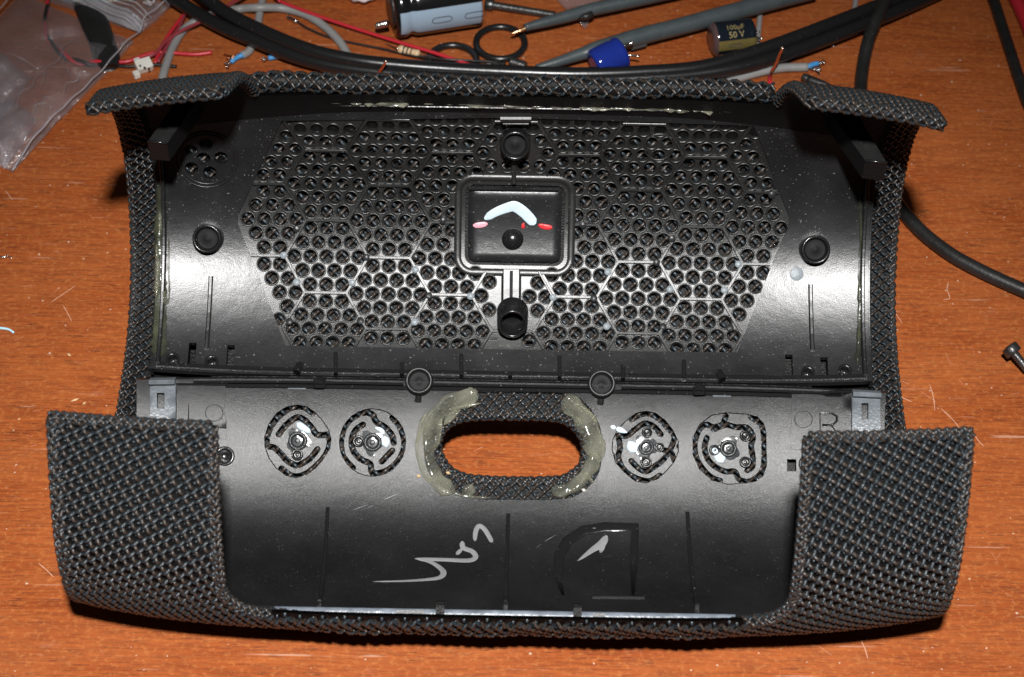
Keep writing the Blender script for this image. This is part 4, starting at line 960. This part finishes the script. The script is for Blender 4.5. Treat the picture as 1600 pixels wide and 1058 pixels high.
# --- bolts
def bolt(a,b,hr_,hl,sr,label,group=None,z=None):
    a,b=np.array(a),np.array(b); L_=np.linalg.norm(b-a); t=thing('cap_screw',(a[0],a[1],0),label,'screw',group)
    d=(b-a)/L_
    cyl('screw_head',a,a+d*hl,[(0,hr_*.5),(-.0,hr_*.52),(0,hr_*.88),(.03,hr_),(hl-.02,hr_),(hl,hr_*.93)],[M['dksteel']],t,28)
    cyl('hex_socket',a-d*.012,a,[(0,hr_*.5),(.01,hr_*.5)],[M['core']],t,6)
    n=int((L_-hl)/.02); pf_=[(i*(L_-hl)/n,sr*(1 if (i%3)==0 else (.94 if i%3==1 else .84))) for i in range(n+1)]
    cyl('screw_thread',a+d*hl,b,pf_,[M['dksteel']],t,16); return t
bolt(T(758,6,.22),T(868,24,.12),.165,.24,.115,'long dark threaded screw beside the large capacitor')
bolt(T(1576,541,.55),T(1625,602,.10),.20,.22,.105,'dark cap screw with its head up, at the right edge of the desk')
for a,b,lab in (((773,99,.12),(784,110,.12),'left of two small threaded set screws by the O-rings'),((797,96,.14),(822,104,.14),'right of two small threaded set screws by the O-rings')):
    a,b=T(*a),T(*b); L_=np.linalg.norm(b-a); n=int(L_/.02)
    tag(cyl('set_screw',a,b,[(i*L_/n,.14*(1 if i%3==0 else .9)*(.75 if i in(0,n) else 1)) for i in range(n+1)],[M['dksteel']],None,20)[0],lab,'set screw','small set screws')
# --- O-rings
def oring(px,py,R,r,label):
    c=T(px,py,r); V=[];F=[];n,m=48,12
    for i in range(n):
        a=2*math.pi*i/n
        for j in range(m):
            b=2*math.pi*j/m; V.append((c[0]+(R+r*math.cos(b))*math.cos(a),c[1]+(R+r*math.cos(b))*math.sin(a)*1.02,r+r*math.sin(b)))
    for i in range(n):
        for j in range(m): F.append((i*m+j,((i+1)%n)*m+j,((i+1)%n)*m+(j+1)%m,i*m+(j+1)%m))
    tag(mesh('rubber_ring',V,F,M['rubs'],None),label,'rubber ring','black rubber O-rings')
oring(782,67,.655,.095,'right black rubber ring, around the tip of a grey rod'); oring(707,96,.65,.095,'left black rubber ring, under the thin red wire')
# --- grey sleeved rods with gilded tips
def rod(pts,rs,tip,label,extra=None):
    t=thing('sleeved_probe',T(*tip[0][:2]),label,'probe','grey sleeved probes')
    P=np.array([T(*p) for p in pts]); Q=crom(np.column_stack([P,rs]),8)
    V,F=tubeVF(Q[:,:3],Q[:,3],16); mesh('grey_sleeve',V,F,M['sleeve'],t)
    tp=np.array([T(*p) for p in tip]); tube('gilded_tip',tp,[.03,.05,.06][:len(tp)] if len(tp)<4 else .05,M['gold'],t,8,sub=4)
    return t
r1=rod([(820,43,.5),(850,35,.5),(885,26,.5),(920,16,.5),(980,3,.5),(1040,-10,.5),(1100,-24,.5)],[.10,.14,.165,.18,.19,.19,.19],[(798,53,.42),(810,49,.46),(823,43,.5)],'upper grey sleeved probe with a gilded tip over the rubber ring')
cable('retaining_notch',[(905,26,.45),(916,26,.5),(924,22,.5)],.1,M['rub'],None,None,parent=r1,sub=3)
r2=rod([(838,106,.35),(870,97,.4),(910,84,.45),(935,76,.5),(1000,57,.5),(1060,42,.5),(1130,23,.5),(1200,4,.5),(1270,-14,.5)],[.09,.13,.17,.215,.235,.235,.24,.24,.24],[(811,114,.3),(825,110,.32),(842,105,.35)],'lower grey sleeved probe with a gilded tip, between the two small capacitors')
cable('sleeve_collar',[(985,72,.3),(1000,68,.3),(1008,66,.3)],.13,M['sleeve'],None,None,parent=r2,sub=3)
# --- small royal blue capacitor
t=thing('blue_capacitor',T(952,92),'small glossy royal blue capacitor leaning against the lower grey probe','capacitor')
A=T(928,104,.42); B=T(974,80,.62); A,B=np.array(A),np.array(B); Lb=np.linalg.norm(B-A)
o,fr=cyl('capacitor_sleeve',A,B,[(0,.30),(.0,.36),(.03,.42),(.1,.45),(.2,.45),(Lb-.3,.45),(Lb-.22,.42),(Lb-.14,.45),(Lb-.04,.43),(Lb,.36)],[M['capblue']],t,40)
cyl('rubber_seal',B-(B-A)/Lb*.02,B+(B-A)/Lb*.03,[(0,.33),(.045,.30)],[M['dksteel']],t,24)
for dz,px,py in ((.18,990,66),(-.12,999,88)):
    p=B+np.array([0,.0,dz]); tube('lead',[p,(p+T(px,py,.6+dz))/2,T(px,py,.65+dz)],.03,M['steel'],t,6,sub=3)
for tt,an in ((.15,250),(.38,285)):
    onCyl(fr,.453,[(tt+.07*math.cos(a),an+9*math.sin(a)) for a in np.linspace(0,6.283,12)],.012,'bandp',t,'printed_ring'); onCyl(fr,.453,[(tt,an-5),(tt,an+5)],.012,'bandp',t,'printed_dash')
# --- gold striped capacitor 100 uF 50 V
t=thing('gold_striped_capacitor',T(1142,62),'small dark navy capacitor with gold stripe printed 100 µF 50 V','capacitor')
Rg=.46; A=T(1110,62,Rg);B=T(1177,54,Rg); Lg=np.linalg.norm(B-A)
def mi(i,an):
    if i<2: return 2
    if 303<an<336 : return 1
    return 0
def mi2(i,an):
    if i<3 or an<0 and i<5: return 2
    return 1 if (an<30 or an>353) else 0
o,fr=cyl('capacitor_sleeve',A,B,[(0,.25),(0,.34),(.04,.42),(.12,.46),(.2,Rg),(Lg-.3,Rg),(Lg-.22,Rg*.93),(Lg-.15,Rg*.98),(Lg-.05,Rg*.97),(Lg,Rg*.8)],[M['capnv'],M['capgd'],M['capend']],t,60,mi2)
def rr2(t0,t1,a0,a1): return [(t0,a0),(t1,a0),(t1+.04,(a0+a1)/2),(t1,a1),(t0,a1),(t0-.04,(a0+a1)/2),(t0,a0)]
onCyl(fr,Rg+.002,rr2(.42,.72,6,16),.01,'ink',t)
for dy,px,py in ((.12,1186,50),(-.12,1192,60)):
    p=B+np.array([0,dy,.05+dy]); tube('lead',[p,T(px-3,py,.6+dy),T(px,py,.6+dy)],.03,M['steel'],t,6,sub=3)
def textOnCyl(txt,fr,r,t0,an0,size,mat,parent,sx=1.):
    cu=bpy.data.curves.new('txt','FONT'); cu.body=txt; cu.size=size; cu.resolution_u=2; ob=bpy.data.objects.new('txt',cu); COL.objects.link(ob)
    bpy.context.view_layer.update(); me=bpy.data.meshes.new_from_object(ob.evaluated_get(bpy.context.evaluated_depsgraph_get())); bpy.data.objects.remove(ob)
    a,d,s,q=fr; V=[]
    for v in me.vertices:
        an=math.radians(an0)+v.co.y/r; V.append(a+d*(t0+v.co.x*sx)+(s*math.cos(an)+q*math.sin(an))*(r+.006))
    F=[tuple(p.vertices) for p in me.polygons]; return mesh('printed_text',np.array(V),F,M[mat],parent,smooth=False)
TXT=1
textOnCyl('100µF',fr,Rg,.36,66.,.21,'capgd2',t,.95); textOnCyl('50 V',fr,Rg,.40,38,.24,'capgd2',t,.95)
# --- black plug behind the right ear
t=thing('black_plug',T(1262,122),'thin black rod with a grey blunt end behind the right rear ear','plug')
tube('plug_rod',[T(1262,124,.15),T(1285,132,.15),T(1312,143,.1)],[.13,.11,.06],M['rub'],t,10,sub=4); tube('plug_tip',[T(1253,119,.2),T(1262,123,.17)],[.09,.13],M['dksteel'],t,12,sub=3)
# --- cables at right
cable('black_cable',[(1402,-30,.75),(1388,-8,.75),(1372,24,.7),(1358,60,.5),(1349,100,.25),(1345,140,.2),(1348,180,.2),(1358,230,.2),(1378,280,.2),(1405,322,.2),(1440,362,.2),(1485,397,.2),(1530,422,.2),(1575,443,.2),(1640,470,.2)],.175,M['rub'],'single black cable curving behind the right end of the housing','cable')
cable('black_cable',[(1545,-25,.16),(1556,10,.16),(1567,45,.16),(1580,85,.16),(1593,125,.16),(1612,175,.16)],.155,M['rub'],'straight black cable in the top right corner','cable')
cable('red_cable',[(1575,-30,.19),(1588,0,.19),(1602,30,.19),(1622,75,.19)],.19,M['red'],'thick red cable in the top right corner','cable')
# --- black strap seen through the bag
def strap():
    c=[(120,-30),(132,-5),(146,30),(158,62),(168,92),(172,106)]; w=[.42,.40,.38,.36,.34,.22]
    Q=crom(np.column_stack([[T(*p,.12) for p in c],w]),6); V=[];F=[]
    for i,q in enumerate(Q):
        tt=Q[min(i+1,len(Q)-1),:3]-Q[max(i-1,0),:3]; n=np.array([-tt[1],tt[0],0]); n/=np.linalg.norm(n)
        for j in range(12):
            a=2*math.pi*j/12; V.append(q[:3]+n*q[3]*math.cos(a)+np.array([0,0,.12*math.sin(a)]))
    for i in range(len(Q)-1):
        for j in range(12): F.append((i*12+j,i*12+(j+1)%12,(i+1)*12+(j+1)%12,(i+1)*12+j))
    F.append(tuple(range(12))); F.append(tuple((len(Q)-1)*12+j for j in range(11,-1,-1)))
    tag(mesh('black_strap',V,F,M['rub'],None),'flat black strap partly under the clear zip bag','strap')
strap()
# ------------------------------------------------------------------ zip bag
BG=thing('zip_bag',T(60,150),'clear plastic zip bag with white printed recycling marks, top left corner','plastic bag')
def zb(x,y):     # height of the film over the things beneath it
    p=np.array([x,y]); h=.32+.10*math.sin(x*1.3+y*.7)+.05*math.sin(2.9*x-1.7*y)+.025*math.sin(6*x+5*y)
    return h
def filmsheet(name,pts,mat,n=26,dz=0.,seed=0):
    """quad patch between four picture corners, crumpled"""
    c=[T(*p) for p in pts]; V=[];F=[]
    for j in range(n+1):
        for i in range(n+1):
            u,v=i/n,j/n; p=(c[0]*(1-u)+c[1]*u)*(1-v)+(c[3]*(1-u)+c[2]*u)*v
            e=min(u,1-u,v,1-v); x,y=p[0],p[1]
            wav=.05*math.sin(9*u+4*v+seed)+.03*math.sin(17*v-7*u+seed)
            V.append((x+.02*math.sin(20*v),y+.02*math.sin(23*u),max(.04,zb(x,y)*min(1,.35+e*5)+wav*min(1,.3+e*6)+dz)))
    for j in range(n):
        for i in range(n): a=j*(n+1)+i; F.append((a,a+1,a+n+2,a+n+1))
    return mesh(name,V,F,mat,BG)
filmsheet('bag_film',[(-150,195),(36,-8),(210,70),(20,272)],M['film'],40)
filmsheet('bag_back_film',[(-150,195),(36,-8),(208,68),(20,270)],M['film'],20,-.06,2)
filmsheet('bag_header',[(36,-8),(75,-55),(266,17),(222,55)],M['film'],24,0,1)
filmsheet('bag_header_back',[(36,-8),(75,-55),(266,17),(222,55)],M['film'],24,-.07,3)
filmsheet('folded_film',[(-60,115),(0,96),(52,126),(-10,215)],M['film2'],16,.06,5)
filmsheet('folded_film',[(-60,205),(20,160),(60,195),(10,268)],M['film2'],16,.03,8)
def zpath(a,b,k=14,dz=.05):
    P=[]
    for i in range(k+1):
        q=T(a[0]+(b[0]-a[0])*i/k,a[1]+(b[1]-a[1])*i/k); e=min(i,k-i)/k; q[2]=max(.06,zb(q[0],q[1])*min(1,.35+e*5)+dz); P.append(q)
    return P
for (a,b,r) in (((70,-22),(221,50),.07),((72,-15),(219,56),.05),((74,-29),(224,45),.05)):
    tube('zip_ridge',zpath(a,b),r,M['zip'],BG,8,curve=False)
filmsheet('zip_band',[(66,-30),(66,-10),(219,58),(224,42)],M['zip'],12,.03,1)
for a,b in (((90,-42),(238,37)),((84,-36),(232,41))): tube('film_line',zpath(a,b,dz=.03),.012,M['bagink'],BG,5,curve=False)
for a,b in (((266,17),(222,53)),((221,55),(20,271))): tube('bag_seam',zpath(a,b,30,.0),.022,M['zip'],BG,6,curve=False)
tube('bag_seam',zpath((36,-6),(-20,58),12,.0),.02,M['zip'],BG,6,curve=False)
for a,b in (((60,150),(120,60)),((20,190),(75,120)),((95,165),(140,118)),((5,100),(60,118)),((50,200),(85,165)),((90,60),(110,130)),((0,235),(40,205))):
    P_=zpath(a,b,16,.015); P_=[p+np.array([.06*math.sin(i*.9),.05*math.cos(i*1.1),0]) for i,p in enumerate(P_)]
    tube('crease_glint',P_,[.004+.012*math.sin(math.pi*i/16) for i in range(17)],M['film2'],BG,5,curve=False)  # whitish threads added as painted glints along the film's creases
def mark(px,py):
    e1=(T(238,31)-T(209,19)); e1/=np.linalg.norm(e1); e2=np.array([-e1[1],e1[0],0]); c=T(px,py); c[2]=.5; sz=.16
    f=lambda x,y: c+e1*x*sz+e2*y*sz+np.array([0,0,(zb(c[0],c[1])+.04-c[2])])
    tri=[(-.8,-.6),(.8,-.6),(0,.9)]
    for i in range(3):
        a,b=np.array(tri[i]),np.array(tri[(i+1)%3]); m0,m1=a+(b-a)*.12,a+(b-a)*.86; tube('recycling_arrow',[f(*m0),f(*((m0+m1)/2)),f(*m1)],[.026,.026,.012],M['bagink'],BG,5,curve=False)
    for k in range(4): 
        x=-.75+k*.45; tube('printed_letter',[f(x,-1.4),f(x,-.95),f(x+.25,-.95)],.014,M['bagink'],BG,4,curve=False)
def dash(px,py):
    p=T(px,py); p[2]=zb(p[0],p[1])+.05; e1=(T(238,31)-T(209,19)); e1/=np.linalg.norm(e1); tube('printed_dash',[p-e1*.06,p,p+e1*.06],.014,M['bagink'],BG,4,curve=False)
for p in ((180,-3),(209,10),(240,22)): mark(*p)
for p in ((195,3),(225,16)): dash(*p)
# clear scrap behind the upper probe
W_=thing('clear_wrapper',T(900,10),'crumpled clear plastic scrap behind the upper grey probe','plastic wrapper')
V=[];F=[];n=18; c=[T(845,-20),T(950,-20),T(935,22),T(913,52)]
for j in range(n+1):
    for i in range(n+1):
        u,v=i/n,j/n; p=(c[0]*(1-u)+c[1]*u)*(1-v)+(c[3]*(1-u)+c[2]*u)*v; V.append((p[0],p[1],.12+.12*abs(math.sin(7*u+5*v))+.08*math.sin(11*v-6*u)))
for j in range(n):
    for i in range(n): a=j*(n+1)+i; F.append((a,a+1,a+n+2,a+n+1))
mesh('wrapper_film',V,F,M['film2'],W_)
# crumbs and chips
def sliver(px,py,l,w,ang,mat,label,name='wood_sliver',cat='wood sliver'):
    c=T(px,py); ca,sa=math.cos(ang),math.sin(ang); P=[(-l/2,0,.02),(-l*.1,w/2,.03),(l/2,0,.025),(l*.1,-w/2,.02),(0,0,.06)]
    V=[(c[0]+x*ca-y*sa,c[1]+x*sa+y*ca,z) for x,y,z in P]+[(c[0],c[1],.002)]; tag(mesh(name,V,[(0,3,4),(3,2,4),(2,1,4),(1,0,4),(3,0,5),(2,3,5),(1,2,5),(0,1,5)],mat,None,smooth=False),label,cat)
sliver(108,555,.14,.07,-.6,M['chip'],'tiny pale wood chip, topmost at the left of the housing')
sliver(117,626,.22,.06,.5,M['chip'],'longest pale wood sliver left of the front left ear')
sliver(132,631,.12,.05,.9,M['chip'],'small pale chip just right of the longest sliver')
sliver(30,656,.08,.04,.9,M['chip'],'tiny pale chip at the left edge above the front ear')
sliver(1302,73,.16,.07,.4,M['solder'],'small bright solder crumb below the black cables at right','solder_crumb','solder crumb')
tag(tube('wire_scrap',[T(-12,397,.03),T(3,402,.05),T(12,400,.05),T(18,404,.03)],[.02,.025,.02,.015],M['solder'],None,6,sub=4),'short bare wire scrap at the left edge','wire scrap')
tag(tube('wire_scrap',[T(-15,512,.04),T(4,513,.05),T(14,515,.05),T(22,520,.03)],[.035,.035,.03,.03],M['ltblue'],None,6,sub=4),'pale blue wire scrap at the left edge, below the bare one','wire scrap')
# scratches and a few scuffs in the varnish of the desk
TT=bpy.data.objects['table_top']
def scr(pts,w=.012):
    P=np.array([T(*p,.0) for p in pts]); P=crom(P,6) if len(P)>2 else P
    V=[];F=[]
    for i,p in enumerate(P):
        t_=P[min(i+1,len(P)-1)]-P[max(i-1,0)]; n_=np.array([-t_[1],t_[0],0]); n_/=np.linalg.norm(n_)+1e-9
        e=w*min(1,.25+min(i,len(P)-1-i)*.5)*random.uniform(.7,1.2); V+=[p-n_*e+[0,0,.001],p+[0,0,.006],p+n_*e+[0,0,.001]]
    for i in range(len(P)-1):
        a=i*3; F+=[(a,a+1,a+4,a+3),(a+1,a+2,a+5,a+4)]
    mesh('scratch',np.array(V),F,M['scr'],TT)
for s_ in ([(1452,600),(1458,618),(1461,642)],[(1482,440),(1480,452),(1484,466),(1474,468)],[(1393,480),(1401,492),(1410,505)],[(1470,638),(1488,655),(1502,672)],[(1520,676),(1530,690),(1538,698)],
  [(1395,612),(1412,622),(1425,628)],[(1400,592),(1420,600)],[(1440,612),(1462,628)],[(1497,592),(1508,604)],[(1518,540),(1523,556)],[(1478,552),(1486,572)],[(80,472),(98,460),(118,446)],[(98,476),(106,490),(112,502)],[(8,298),(14,305),(20,313)],
  [(60,880),(72,890),(84,902)],[(1345,1000),(1352,1015),(1356,1030)],[(1490,815),(1493,830)],[(905,665),(895,672),(880,678)],[(740,705),(755,698)],[(1550,865),(1560,880)],[(1410,300),(1420,296)],[(1345,820),(1352,834),(1362,840)],[(1280,1010),(1300,1024)],[(1555,440),(1575,455)]):
    scr(s_)
rs=random.Random(3)
for i in range(34):
    x,y=(rs.uniform(1420,1590),rs.uniform(180,1040)) if i%2 else (rs.uniform(5,180),rs.uniform(290,1040))
    if 1350<x<1540 and 640<y<1000 or (x>60 and 640<y<1000): x=rs.uniform(5,60) if x<800 else rs.uniform(1545,1595)
    a=rs.uniform(-1.2,1.2); l=rs.uniform(4,16); scr([(x,y),(x+l*math.cos(a),y+l*math.sin(a))],rs.uniform(.005,.012))
